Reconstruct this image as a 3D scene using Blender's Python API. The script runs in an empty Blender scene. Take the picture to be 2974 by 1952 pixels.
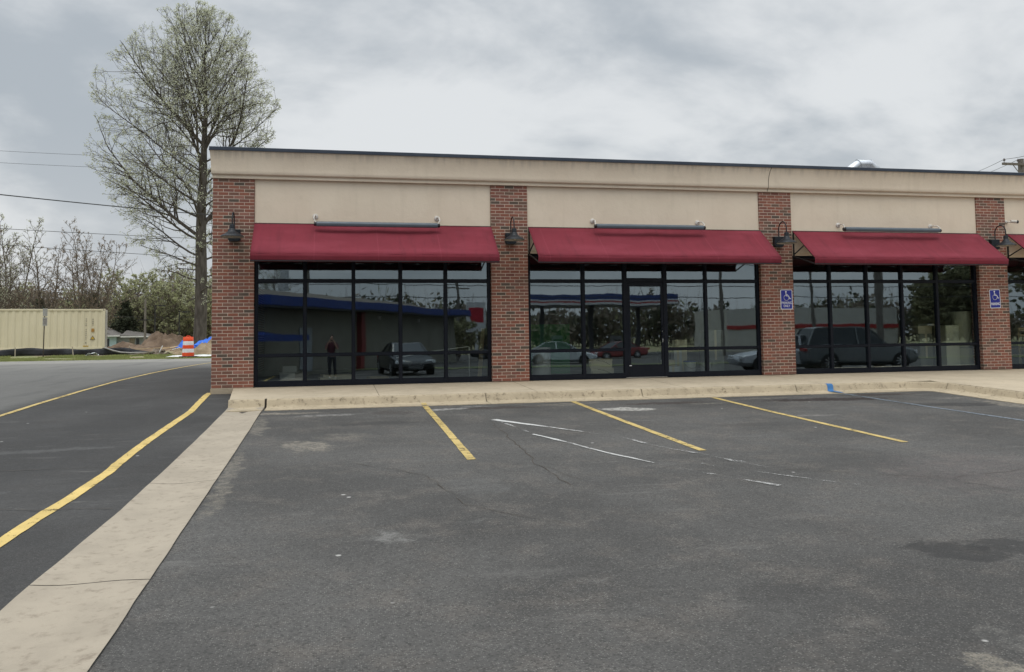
import bpy, math, random
from math import sin, cos, pi, radians, sqrt, atan2
from mathutils import Vector, Matrix, noise as mn
import numpy as np
random.seed(7)
S = bpy.context.scene
COL = S.collection

# ------------------------------------------------------------ camera
cam_d = bpy.data.cameras.new("camera")
cam = bpy.data.objects.new("camera", cam_d); COL.objects.link(cam)
YAW, PITCH, ROLL = .2105, .0633, -.0129
fw = Vector((sin(YAW), cos(YAW), 0)); rt = Vector((cos(YAW), -sin(YAW), 0)); up = Vector((0, 0, 1))
f2 = fw * cos(PITCH) + up * sin(PITCH); u2 = up * cos(PITCH) - fw * sin(PITCH)
r3 = rt * cos(ROLL) + u2 * sin(ROLL); u3 = u2 * cos(ROLL) - rt * sin(ROLL)
m = Matrix((r3, u3, -f2)).transposed().to_4x4()
m.translation = Vector((2.3521, -17.6143, .9639))
cam.matrix_world = m
cam_d.sensor_width = 36; cam_d.lens = 2443.72 / 2974 * 36
cam_d.shift_x = 0.0; cam_d.shift_y = -(976 - 820.6) / 2974
cam_d.clip_start = .05; cam_d.clip_end = 3000
S.camera = cam

# ------------------------------------------------------------ node helpers
def NT(mat):
    mat.use_nodes = True; nt = mat.node_tree; nt.nodes.clear(); return nt
def nd(nt, typ, ins=None, **props):
    n = nt.nodes.new(typ)
    for k, v in props.items(): setattr(n, k, v)
    if ins:
        for k, v in ins.items():
            s = n.inputs[k]
            if isinstance(v, bpy.types.NodeSocket): nt.links.new(v, s)
            else:
                if s.type == 'RGBA' and len(v) == 3: v = (*v, 1)
                s.default_value = v
    return n
def mth(nt, op, a, b=None, clamp=False):
    d = {0: a}
    if b is not None: d[1] = b
    return nd(nt, 'ShaderNodeMath', d, operation=op, use_clamp=clamp).outputs[0]
def mixc(nt, fac, a, b, blend='MIX'):
    n = nt.nodes.new('ShaderNodeMix'); n.data_type = 'RGBA'; n.blend_type = blend
    for k, v in ((0, fac), (6, a), (7, b)):
        s = n.inputs[k]
        if isinstance(v, bpy.types.NodeSocket): nt.links.new(v, s)
        else: s.default_value = (*v, 1) if (k > 0 and len(v) == 3) else v
    return n.outputs[2]
def rng(nt, v, a, b, c=0., d=1., smooth=True):
    n = nd(nt, 'ShaderNodeMapRange', {0: v, 1: a, 2: b, 3: c, 4: d})
    n.interpolation_type = 'SMOOTHSTEP' if smooth else 'LINEAR'
    return n.outputs[0]
def noi(nt, vec, scale, detail=3., rough=.55, dist=0.):
    return nd(nt, 'ShaderNodeTexNoise', {'Vector': vec, 'Scale': scale, 'Detail': detail, 'Roughness': rough, 'Distortion': dist}).outputs[0]
def ocoord(nt): return nd(nt, 'ShaderNodeTexCoord').outputs['Object']
def finish(nt, col, rough=.7, bump=None, bstr=.3, bdist=.01, metal=0., spec=.5, extra=None):
    ins = {'Base Color': col, 'Roughness': rough, 'Metallic': metal, 'Specular IOR Level': spec}
    if extra: ins.update(extra)
    p = nd(nt, 'ShaderNodeBsdfPrincipled', ins)
    if bump is not None:
        b = nd(nt, 'ShaderNodeBump', {'Height': bump, 'Strength': bstr, 'Distance': bdist})
        nt.links.new(b.outputs[0], p.inputs['Normal'])
    o = nd(nt, 'ShaderNodeOutputMaterial'); nt.links.new(p.outputs[0], o.inputs[0])
    return p
MATS = {}
def pm(name, c1, c2=None, scale=4., rough=.7, bump=0., bscale=60., metal=0., spec=.4, lo=.35, hi=.65, stretch=None, detail=4.):
    """procedural material: two colours mixed by noise, optional bump"""
    if name in MATS: return MATS[name]
    mt = bpy.data.materials.new(name); nt = NT(mt)
    co = ocoord(nt)
    if stretch: co = nd(nt, 'ShaderNodeMapping', {0: co, 3: stretch}).outputs[0]
    if c2 is None: c2 = tuple(x * .82 for x in c1)
    f = rng(nt, noi(nt, co, scale, detail), lo, hi)
    col = mixc(nt, f, c1, c2)
    r = rng(nt, noi(nt, co, scale * 2.3), .3, .7, max(rough - .08, .02), min(rough + .08, 1))
    finish(nt, col, r, noi(nt, co, bscale, 2.) if bump else None, bump, .01, metal, spec)
    mt.diffuse_color = (*c1, 1); MATS[name] = mt
    return mt

# ------------------------------------------------------------ world: overcast sky
SUN_EL, SUN_AZ = radians(66), radians(200)      # azimuth measured from +Y clockwise: light from behind the camera
W = bpy.data.worlds.new("World"); S.world = W; W.use_nodes = True
nt = W.node_tree; nt.nodes.clear()
sky = nd(nt, 'ShaderNodeTexSky', sky_type='NISHITA'); sky.sun_disc = False
sky.sun_elevation = SUN_EL; sky.sun_rotation = SUN_AZ; sky.air_density = 1.5; sky.dust_density = 4
dirv = nd(nt, 'ShaderNodeTexCoord').outputs['Generated']
sp = nd(nt, 'ShaderNodeSeparateXYZ', {0: dirv})
zc = mth(nt, 'MAXIMUM', sp.outputs[2], 0.)
den = mth(nt, 'ADD', zc, .42)
px = mth(nt, 'DIVIDE', sp.outputs[0], den); py = mth(nt, 'DIVIDE', sp.outputs[1], den)
pv = nd(nt, 'ShaderNodeCombineXYZ', {0: px, 1: py, 2: 3.7}).outputs[0]
pv = nd(nt, 'ShaderNodeMapping', {0: pv, 1: (2.4, .1, 0), 2: (0, 0, radians(-18)), 3: (1.15, 1.35, 1)}).outputs[0]
n1 = noi(nt, pv, 1.3, 7., .55, .15)
n2 = noi(nt, pv, 3.4, 5., .55, .3)
cl = mth(nt, 'ADD', mth(nt, 'MULTIPLY', n1, .66), mth(nt, 'MULTIPLY', n2, .34))
f = rng(nt, cl, .39, .585)
ccol = mixc(nt, f, (.405, .445, .485), (.70, .72, .735))
hz = rng(nt, zc, .0, .25)
ccol = mixc(nt, hz, mixc(nt, .55, ccol, (.62, .635, .65)), ccol)
zb = mth(nt, 'ADD', 1.0, mth(nt, 'MULTIPLY', rng(nt, zc, .41, .92, 0., 1.), 2.45))
ccol = nd(nt, 'ShaderNodeVectorMath', {0: ccol, 'Scale': zb}, operation='SCALE').outputs[0]
below = rng(nt, sp.outputs[2], -.06, 0.)
ccol = mixc(nt, below, (.16, .16, .15), ccol)
b1 = nd(nt, 'ShaderNodeBackground', {0: sky.outputs[0], 1: .1})
b2 = nd(nt, 'ShaderNodeBackground', {0: ccol, 1: 1.})
mx = nd(nt, 'ShaderNodeMixShader', {0: .93, 1: b1.outputs[0], 2: b2.outputs[0]})
o = nd(nt, 'ShaderNodeOutputWorld'); nt.links.new(mx.outputs[0], o.inputs[0])

sl = bpy.data.lights.new("sun", 'SUN'); sl.energy = .8; sl.angle = radians(24); sl.color = (1, .93, .82)
so = bpy.data.objects.new("sun", sl); COL.objects.link(so)
sd = Vector((sin(SUN_AZ) * cos(SUN_EL), cos(SUN_AZ) * cos(SUN_EL), sin(SUN_EL)))
so.rotation_euler = (-sd).to_track_quat('-Z', 'Y').to_euler(); so.location = (0, -30, 40)
S.view_settings.view_transform = 'Standard'; S.view_settings.look = 'None'
S.view_settings.exposure = .15; S.view_settings.gamma = 1.
S.render.engine = 'CYCLES'
S.cycles.max_bounces = 7; S.cycles.diffuse_bounces = 3; S.cycles.glossy_bounces = 4
S.cycles.transparent_max_bounces = 12; S.cycles.transmission_bounces = 4
S.cycles.use_denoising = True

# ------------------------------------------------------------ object helpers
def tag(o, label=None, cat=None, group=None, kind=None):
    if label: o['label'] = label
    if cat: o['category'] = cat
    if group: o['group'] = group
    if kind: o['kind'] = kind
    return o
def thing(name, label, cat, loc=(0, 0, 0), rz=0., group=None):
    o = bpy.data.objects.new(name, None); COL.objects.link(o)
    o.empty_display_size = .2; o.location = loc; o.rotation_euler = (0, 0, rz)
    return tag(o, label, cat, group)
def dup(src, loc, rz=0., scale=None, label=None, group=None):
    r = src.copy(); COL.objects.link(r); r.location = loc; r.rotation_euler = (0, 0, rz)
    if scale: r.scale = scale
    if label: r['label'] = label
    if group: r['group'] = group
    for ch in list(src.children):
        c = ch.copy(); COL.objects.link(c); c.parent = r
        for g in list(ch.children):
            d = g.copy(); COL.objects.link(d); d.parent = c
    return r
class MB:
    def __init__(s): s.v = []; s.f = []; s.mi = []; s.cm = 0
    def m(s, i): s.cm = i; return s
    def add(s, vs, fs):
        b = len(s.v); s.v += [tuple(v) for v in vs]
        s.f += [tuple(b + i for i in f) for f in fs]; s.mi += [s.cm] * len(fs); return s
    def box(s, x0, y0, z0, x1, y1, z1):
        v = [(x, y, z) for z in (z0, z1) for y in (y0, y1) for x in (x0, x1)]
        return s.add(v, [(0, 2, 3, 1), (4, 5, 7, 6), (0, 1, 5, 4), (2, 6, 7, 3), (0, 4, 6, 2), (1, 3, 7, 5)])
    def obox(s, c, ax, ay, az):
        c, ax, ay, az = map(Vector, (c, ax, ay, az))
        v = [c + ax * i + ay * j + az * k for k in (-1, 1) for j in (-1, 1) for i in (-1, 1)]
        return s.add(v, [(0, 2, 3, 1), (4, 5, 7, 6), (0, 1, 5, 4), (2, 6, 7, 3), (0, 4, 6, 2), (1, 3, 7, 5)])
    def bar(s, a, b, w, h=None, upv=(0, 0, 1)):
        a, b = Vector(a), Vector(b); d = b - a; L = d.length; d.normalize()
        x = d.cross(Vector(upv))
        if x.length < 1e-4: x = d.cross(Vector((0, 1, 0)))
        x.normalize(); y = x.cross(d); h = h or w
        return s.obox((a + b) / 2, d * L / 2, x * w / 2, y * h / 2)
    def prism(s, pts, fn, t0, t1):
        """pts 2D polygon, fn(p, t) -> 3D point"""
        n = len(pts)
        v = [fn(p, t0) for p in pts] + [fn(p, t1) for p in pts]
        return s.add(v, [tuple(range(n))[::-1], tuple(range(n, 2 * n))] + [(i, (i + 1) % n, n + (i + 1) % n, n + i) for i in range(n)])
    def tube(s, pts, r, n=8, caps=True):
        pts = [Vector(p) for p in pts]; k = len(pts)
        rs = r if isinstance(r, (list, tuple)) else [r] * k
        vs = []; px = None
        for i, p in enumerate(pts):
            d = (pts[min(i + 1, k - 1)] - pts[max(i - 1, 0)]).normalized()
            if px is None:
                px = d.cross(Vector((0, 0, 1)))
                if px.length < .05: px = d.cross(Vector((0, 1, 0)))
            px = (px - d * px.dot(d)).normalized(); py_ = d.cross(px)
            for j in range(n):
                a = 2 * pi * j / n; vs.append(p + (px * cos(a) + py_ * sin(a)) * rs[i])
        fs = [(i * n + j, i * n + (j + 1) % n, (i + 1) * n + (j + 1) % n, (i + 1) * n + j) for i in range(k - 1) for j in range(n)]
        if caps: fs += [tuple(range(n))[::-1], tuple((k - 1) * n + j for j in range(n))]
        return s.add(vs, fs)
    def lathe(s, prof, c=(0, 0, 0), n=20, axis='z', caps=True):
        vs = []
        for r, h in prof:
            for j in range(n):
                a = 2 * pi * j / n; p = (r * cos(a), r * sin(a), h)
                if axis == 'y': p = (p[0], p[2], p[1])
                if axis == 'x': p = (p[2], p[0], p[1])
                vs.append((p[0] + c[0], p[1] + c[1], p[2] + c[2]))
        k = len(prof)
        fs = [(i * n + j, i * n + (j + 1) % n, (i + 1) * n + (j + 1) % n, (i + 1) * n + j) for i in range(k - 1) for j in range(n)]
        if caps: fs += [tuple(range(n))[::-1], tuple((k - 1) * n + j for j in range(n))]
        return s.add(vs, fs)
    def grid(s, nx, ny, fn):
        vs = [fn(i / nx, j / ny) for j in range(ny + 1) for i in range(nx + 1)]
        return s.add(vs, [(j * (nx + 1) + i, j * (nx + 1) + i + 1, (j + 1) * (nx + 1) + i + 1, (j + 1) * (nx + 1) + i) for j in range(ny) for i in range(nx)])
    def build(s, name, mat, parent=None, smooth=False, bevel=0., seg=2, solid=0.):
        me = bpy.data.meshes.new(name); me.from_pydata(s.v, [], s.f)
        for mm in (mat if isinstance(mat, (list, tuple)) else [mat]): me.materials.append(mm)
        me.polygons.foreach_set('material_index', s.mi)
        if smooth:
            me.polygons.foreach_set('use_smooth', [True] * len(s.f))
            try: me.set_sharp_from_angle(angle=radians(38))
            except Exception: pass
        me.update()
        o = bpy.data.objects.new(name, me); COL.objects.link(o)
        if parent: o.parent = parent
        if solid:
            k = o.modifiers.new('solid', 'SOLIDIFY'); k.thickness = solid; k.offset = 0
        if bevel:
            k = o.modifiers.new('bevel', 'BEVEL'); k.width = bevel; k.segments = seg; k.limit_method = 'ANGLE'; k.angle_limit = radians(40)
        return o
def npmesh(name, V, F, mat, parent=None, mi=None, nper=4):
    me = bpy.data.meshes.new(name); nf = len(F)
    me.vertices.add(len(V)); me.vertices.foreach_set('co', np.asarray(V, np.float32).ravel())
    me.loops.add(nf * nper); me.loops.foreach_set('vertex_index', np.asarray(F, np.int32).ravel())
    me.polygons.add(nf); me.polygons.foreach_set('loop_start', np.arange(0, nf * nper, nper, dtype=np.int32))
    me.polygons.foreach_set('loop_total', np.full(nf, nper, np.int32))
    for mm in (mat if isinstance(mat, (list, tuple)) else [mat]): me.materials.append(mm)
    if mi is not None: me.polygons.foreach_set('material_index', np.asarray(mi, np.int32))
    me.update(calc_edges=True)
    o = bpy.data.objects.new(name, me); COL.objects.link(o)
    if parent: o.parent = parent
    return o
_tc = {}
def text_into(mb, body, size, fn, depth=.002, offset=0., xs=1.):
    """letters as mesh, centred; fn(x, y, z) -> 3D point"""
    key = (body, offset)
    if key not in _tc:
        cu = bpy.data.curves.new('lettering', 'FONT'); cu.body = body; cu.size = 1; cu.align_x = 'CENTER'; cu.align_y = 'CENTER'
        cu.offset = offset; cu.resolution_u = 3
        ob = bpy.data.objects.new('lettering', cu); COL.objects.link(ob)
        dg = bpy.context.evaluated_depsgraph_get()
        me = bpy.data.meshes.new_from_object(ob.evaluated_get(dg))
        _tc[key] = ([tuple(v.co) for v in me.vertices], [tuple(p.vertices) for p in me.polygons])
        bpy.data.objects.remove(ob); bpy.data.curves.remove(cu); bpy.data.meshes.remove(me)
    vs, fs = _tc[key]
    mb.add([fn(v[0] * size * xs, v[1] * size, depth) for v in vs], fs)

# ------------------------------------------------------------ terrain
YK = [(-900, -3.), (-80, -1.1), (-20, -.72), (-17, -.66), (-13, -.60), (-10, -.5), (-7.8, -.43), (-5, -.335), (-2.75, -.250), (-1.2, -.165),
      (-.3, -.115), (2, -.08), (5, -.062), (26.5, .05), (28.5, .10), (31, .25), (37, .44), (46, .42), (60, .0), (100, -.8), (220, -1.), (900, -3.)]
_ya = [a for a, b in YK]; _zb = [b for a, b in YK]
def zg(y): return float(np.interp(y, _ya, _zb))
_yl = [(-900, -3.), (-80, -1.1), (-20, -.72), (-17, -.66), (-13, -.60), (-10, -.5), (-7.8, -.425), (-5, -.33), (-2.75, -.255), (-.3, -.185), (2.5, -.125), (6, -.075), (12, -.03)] + [p for p in YK if p[0] > 20]
def zgx(x, y):
    """ground height with the gentler crossfall of the driveway on the left"""
    t = min(max((-.35 - x) / 1.8, 0.), 1.); t = t * t * (3 - 2 * t)
    return zg(y) * (1 - t) + float(np.interp(y, [a for a, b in _yl], [b for a, b in _yl])) * t
def yline(y0, y1, step):
    ys = [y for y in _ya if y0 < y < y1] + list(np.arange(y0, y1, step)) + [y1]
    return sorted(set(round(float(y), 4) for y in ys))
def xline(x0, x1, step): return list(np.arange(x0, x1, step)) + [x1]
def sheet(name, xs, ys, off, mat, wob=0.):
    V = []; F = []; nx = len(xs)
    for y in ys:
        for x in xs: V.append((x, y, zgx(x, y) + off + (mn.noise(Vector((x * .35, y * .35, 0))) * wob if wob else 0)))
    for j in range(len(ys) - 1):
        for i in range(nx - 1): F.append((j * nx + i, j * nx + i + 1, (j + 1) * nx + i + 1, (j + 1) * nx + i))
    o = npmesh(name, V, F, mat)
    return tag(o, kind='structure')
# ------------------------------------------------------------ ground materials
def ell(nt, co, x, y, rx, ry, rot=0., soft=.6):
    v = nd(nt, 'ShaderNodeMapping', {0: co, 1: (x, y, 0), 2: (0, 0, radians(rot)), 3: (rx, ry, 1)}, vector_type='TEXTURE').outputs[0]
    l = nd(nt, 'ShaderNodeVectorMath', {0: v}, operation='LENGTH').outputs['Value']
    return rng(nt, l, 1.15, 1.15 - soft, 0, 1)
def asphalt(name, base, spk, stains, grit=1., warm=(.14, .125, .11), extra=None):
    mt = bpy.data.materials.new(name); nt = NT(mt)
    co = ocoord(nt)
    s3 = nd(nt, 'ShaderNodeSeparateXYZ', {0: co})
    fl = nd(nt, 'ShaderNodeCombineXYZ', {0: s3.outputs[0], 1: s3.outputs[1], 2: 0.}).outputs[0]
    wob = nd(nt, 'ShaderNodeTexNoise', {'Vector': fl, 'Scale': 2.6, 'Detail': 5., 'Roughness': .65}).outputs['Color']
    wv = nd(nt, 'ShaderNodeVectorMath', {0: wob, 1: (.5, .5, .5)}, operation='SUBTRACT').outputs[0]
    wv = nd(nt, 'ShaderNodeVectorMath', {0: wv, 'Scale': .4}, operation='SCALE').outputs[0]
    dco = nd(nt, 'ShaderNodeVectorMath', {0: fl, 1: wv}, operation='ADD').outputs[0]
    dco = nd(nt, 'ShaderNodeVectorMath', {0: dco, 1: (1, 1, 0)}, operation='MULTIPLY').outputs[0]
    big = noi(nt, fl, .35, 5., .6)
    col = mixc(nt, rng(nt, big, .36, .66), tuple(b * .84 for b in base), tuple(b * 1.42 for b in base))
    med = noi(nt, fl, 1.7, 6., .7)
    col = mixc(nt, mth(nt, 'MULTIPLY', rng(nt, med, .46, .72), .65), col, warm)
    strk = noi(nt, nd(nt, 'ShaderNodeMapping', {0: dco, 3: (.5, 2.2, 1)}).outputs[0], 2.1, 7., .72)
    col = mixc(nt, mth(nt, 'MULTIPLY', rng(nt, strk, .60, .74), .30), col, (.25, .245, .23))
    col = mixc(nt, mth(nt, 'MULTIPLY', rng(nt, strk, .42, .30), .4), col, tuple(b * .62 for b in base))
    vo = nd(nt, 'ShaderNodeTexVoronoi', {'Vector': fl, 'Scale': 88.})
    cellv = nd(nt, 'ShaderNodeSeparateColor', {0: vo.outputs['Color']}).outputs[0]
    inner = rng(nt, vo.outputs['Distance'], .5, .2)
    g = mth(nt, 'MULTIPLY', rng(nt, cellv, .45, .95), inner)
    g = mth(nt, 'MULTIPLY', g, rng(nt, med, .2, .6, .45, 1.))
    col = mixc(nt, mth(nt, 'MULTIPLY', g, .50 * grit), col, spk)
    col = mixc(nt, mth(nt, 'MULTIPLY', rng(nt, cellv, .36, .0), .65 * grit), col, tuple(b * .4 for b in base))
    fm = noi(nt, dco, 19., 4., .7)
    col = mixc(nt, rng(nt, fm, .35, .7, 0, .38), col, tuple(b * .55 for b in base))
    sc2 = noi(nt, nd(nt, 'ShaderNodeMapping', {0: dco, 2: (0, 0, .35), 3: (.45, 3.2, 1)}).outputs[0], 1.1, 6., .7)
    col = mixc(nt, mth(nt, 'MULTIPLY', rng(nt, sc2, .57, .75), .34), col, (.22, .21, .195))
    vo2 = nd(nt, 'ShaderNodeTexVoronoi', {'Vector': fl, 'Scale': 2.1, 'Randomness': 1.})
    pk = mth(nt, 'MULTIPLY', rng(nt, vo2.outputs['Distance'], .055, .03), rng(nt, nd(nt, 'ShaderNodeSeparateColor', {0: vo2.outputs['Color']}).outputs[1], .6, .7))
    col = mixc(nt, mth(nt, 'MULTIPLY', pk, .8), col, (.42, .41, .39))
    hfn = noi(nt, fl, 7., 6., .7)
    brk = rng(nt, mth(nt, 'ADD', mth(nt, 'MULTIPLY', noi(nt, dco, 9., 5., .75), .6), mth(nt, 'MULTIPLY', noi(nt, fl, 55., 3., .7), .4)), .40, .60, .04, 1.)
    for (x, y, rx, ry, rot, c, k, soft) in stains:
        fac = ell(nt, dco, x, y, rx, ry, rot, soft)
        rg = mth(nt, 'ADD', fac, mth(nt, 'MULTIPLY', mth(nt, 'SUBTRACT', hfn, .5), 2.8))
        fac = mth(nt, 'MULTIPLY', rng(nt, rg, .30, .95), rng(nt, fac, .02, .3))
        if sum(c) > .3: fac = mth(nt, 'MULTIPLY', fac, brk); k *= .85
        col = mixc(nt, mth(nt, 'MULTIPLY', fac, k), col, c)
    if extra: col = extra(nt, co, fl, dco, col)
    h = mth(nt, 'ADD', mth(nt, 'MULTIPLY', g, .8), mth(nt, 'MULTIPLY', noi(nt, fl, 160., 3.), .9))
    r = rng(nt, med, .3, .7, .82, .95)
    finish(nt, col, r, h, .75 * grit, .006, 0, .3)
    return mt
TAN = (.30, .265, .21); WHT = (.42, .41, .385); DRK = (.026, .0255, .025); BRN = (.034, .024, .020)
lot_st = [
    (1.5, -3.15, .75, .14, 0, TAN, .85, .6), (1.28, -4.6, .16, 1.3, 3, TAN, .5, .8), (1.3, -8.5, .12, 2.5, 1, TAN, .45, .8),
    (2.3, -3.55, .8, .16, 5, WHT, .5, .9), (2.05, -6.6, .42, .62, 20, TAN, .75, .9), (2.5, -5.9, .5, .5, 0, TAN, .25, .9),
    (4.35, -3.25, .42, .13, 8, WHT, .85, .5), (4.8, -3.0, .35, .09, 0, WHT, .5, .8),
    (7.25, -4.0, .48, .23, -12, (.50, .485, .44), 1., .35), (6.2, -3.2, .7, .12, 4, TAN, .45, .8),
    (8.2, -3.35, 1.1, .22, 0, BRN, .7, .8), (8.9, -3.6, .5, .1, 0, TAN, .5, .8),
    (11.3, -3.55, 1.7, .33, -4, (.026, .019, .017), .95, .8), (13.0, -4.8, 1.2, .35, -8, DRK, .7, .8),
    (12.6, -3.1, 1.0, .2, 0, (.032, .024, .02), .8, .7), (13.6, -3.9, .5, .1, 0, TAN, .5, .8),
    (5.2, -3.3, 1.0, .22, 0, BRN, .6, .8), (3.3, -3.5, .6, .3, 0, BRN, .35, .9),
    (2.75, -11.1, .22, .32, 10, (.30, .295, .28), .45, 1.), (3.0, -4.7, .9, .3, 0, DRK, .4, .9),
    (6.62, -12.38, .42, .26, -38, DRK, .72, .6), (7.4, -12.5, .75, .28, -20, DRK, .72, .6),
    (5.42, -14.1, .16, .18, 30, (.28, .25, .20), .8, .7), (5.75, -13.9, .12, .3, 20, (.2, .19, .17), .4, .9),
    (9.8, -5.5, .6, .14, 0, (.27, .25, .23), .5, .9), (8.4, -6.2, .9, .3, 0, DRK, .35, .9), (6.6, -3.0, .9, .1, 0, TAN, .6, .8), (10.2, -3.1, .8, .10, 0, TAN, .5, .8), (13.9, -5.2, .35, 1.2, 4, TAN, .6, .8), (7.6, -13.1, .35, .12, 10, TAN, .7, .8), (8.2, -11.6, .4, .1, 25, (.3,.29,.26), .6, .8),
    (3.7, -9.4, .5, .8, 15, (.15, .15, .145), .3, 1.), (9, -10, 2.2, 1.4, 20, (.13, .105, .10), .45, 1.),
    (5.0, -12.9, .5, .25, 10, DRK, .25, 1.), (7.8, -14.2, 1.2, .5, 10, (.17, .165, .16), .3, 1.)]
M_LOT = asphalt('lot_asphalt', (.066, .0638, .060), (.35, .34, .315), lot_st)
drv_st = [(-6.5, 9.5, 2.4, 2.2, 10, (.20, .195, .18), .75, .4), (-9, 14, 4.5, 3.2, 0, (.19, .185, .17), .6, .6),
          (-1.9, -9.6, .5, .12, 30, (.12, .12, .118), .7, .8), (-1.0, -8.8, .6, .08, 20, (.11, .11, .11), .6, .8),
          (-1.2, -6.2, 1.4, .25, 12, (.09, .09, .088), .5, 1.), (-6, -2, 3, 1, 12, (.10, .097, .09), .6, 1.)]
def drv_extra(nt, co, fl, dco, col):
    s = nd(nt, 'ShaderNodeSeparateXYZ', {0: dco})
    # older, paler paving beyond the outer yellow line and toward the far side of the road
    k = rng(nt, s.outputs[0], -2.9, -3.6, 0, .8)
    col = mixc(nt, k, col, (.125, .123, .115))
    k2 = rng(nt, s.outputs[1], 11, 20, 0, .85)
    col = mixc(nt, k2, col, (.17, .165, .152))
    k3 = rng(nt, s.outputs[1], 21.5, 22.3, 0, .8)
    col = mixc(nt, k3, col, (.25, .24, .215))
    tire = noi(nt, nd(nt, 'ShaderNodeMapping', {0: dco, 3: (1.2, .18, 1)}).outputs[0], 1.3, 4.)
    return mixc(nt, mth(nt, 'MULTIPLY', rng(nt, tire, .5, .7), .3), col, (.05, .05, .05))
M_DRV = asphalt('driveway_asphalt', (.042, .041, .0395), (.20, .20, .20), drv_st, grit=.6, warm=(.06, .057, .054), extra=drv_extra)

def concrete(name, base, dark, sc=1.2, dirt=.5):
    mt = bpy.data.materials.new(name); nt = NT(mt); co = ocoord(nt)
    a = noi(nt, co, sc, 6., .65); b = noi(nt, co, sc * 6, 5., .7)
    col = mixc(nt, rng(nt, a, .38, .66), base, tuple(x * .86 for x in base))
    col = mixc(nt, mth(nt, 'MULTIPLY', rng(nt, b, .5, .75), dirt), col, dark)
    sp_ = nd(nt, 'ShaderNodeTexVoronoi', {'Vector': co, 'Scale': 7.})
    dot = mth(nt, 'MULTIPLY', rng(nt, sp_.outputs['Distance'], .11, .05), rng(nt, nd(nt, 'ShaderNodeSeparateColor', {0: sp_.outputs['Color']}).outputs[0], .90, .93))
    col = mixc(nt, mth(nt, 'MULTIPLY', dot, .8), col, (.08, .075, .06))
    fn = noi(nt, co, 140., 3.)
    col = mixc(nt, mth(nt, 'MULTIPLY', rng(nt, fn, .5, .72), .22), col, tuple(x * .62 for x in base))
    finish(nt, col, .88, fn, .35, .006, 0, .25)
    return mt
M_WALK = concrete('sidewalk_concrete', (.475, .40, .292), (.31, .255, .18), 1.3, .6)
M_KERB = concrete('kerb_concrete', (.42, .35, .245), (.15, .12, .078), 2.2, 1.)
M_GUT = concrete('gutter_concrete', (.345, .30, .235), (.20, .165, .125), 1.8, .85)
M_GAP = pm('joint_dirt', (.035, .03, .025), (.07, .055, .04), 20, .95)

def paint(name, c, wear, under, sc=9.):
    mt = bpy.data.materials.new(name); nt = NT(mt); co = ocoord(nt)
    n = noi(nt, co, sc, 6., .72); g = noi(nt, co, 90., 3.)
    k = rng(nt, mth(nt, 'ADD', mth(nt, 'MULTIPLY', n, .62), mth(nt, 'MULTIPLY', g, .38)), wear, wear + .09)
    big = noi(nt, co, 1.8, 4.)
    c1 = mixc(nt, rng(nt, big, .35, .65), c, tuple(x * .8 for x in c))
    p = nd(nt, 'ShaderNodeBsdfPrincipled', {'Base Color': c1, 'Roughness': .7, 'Specular IOR Level': .3})
    t = nd(nt, 'ShaderNodeBsdfTransparent')
    mx = nd(nt, 'ShaderNodeMixShader', {0: k, 1: p.outputs[0], 2: t.outputs[0]})
    o = nd(nt, 'ShaderNodeOutputMaterial', {0: mx.outputs[0]})
    return mt
M_YEL = paint('yellow_paint', (.60, .44, .15), .545, 0)
M_YELF = paint('yellow_paint_stall', (.50, .375, .14), .525, 0)
M_WPT = paint('white_paint_worn', (.50, .50, .48), .50, 0, 5.)
M_WPT2 = paint('white_paint_traces', (.40, .40, .385), .415, 0, 3.)
M_BLU = paint('blue_paint', (.05, .17, .38), .60, 0)
M_BLUF = paint('blue_paint_faded', (.15, .175, .20), .50, 0)

# grass and dirt ground
mt = bpy.data.materials.new('ground_earth'); nt = NT(mt); co = ocoord(nt)
a = noi(nt, co, .55, 6., .65); b = noi(nt, co, 6., 5., .7)
gcol = mixc(nt, rng(nt, b, .3, .7), (.15, .17, .06), (.24, .24, .11))
dcol = mixc(nt, rng(nt, b, .3, .7), (.22, .165, .10), (.34, .27, .17))
col = mixc(nt, rng(nt, a, .47, .56), gcol, dcol)
finish(nt, col, .95, b, .6, .05); M_EARTH = mt
sheet('ground', xline(-900, -60, 140)[:-1] + xline(-60, 60, 5) + xline(200, 900, 140), yline(-900, -60, 140)[:-1] + yline(-60, 60, 4)[:-1] + yline(60, 900, 120), -.045, M_EARTH)
sheet('parking_lot', xline(1.19, 14.3, 1.3) + xline(20, 80, 10), yline(-75, -2.62, 2.), .0, M_LOT)
sheet('driveway', xline(-60, -12, 8)[:-1] + xline(-12, .62, .8), yline(-75, 26.6, 1.2), -.002, M_DRV)
# asphalt wedge between the driveway and the end of the walk
mb = MB()
mb.grid(4, 6, lambda u, v: (.60 + u * (-.0 + (.0)), 0, 0)) if False else None
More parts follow.
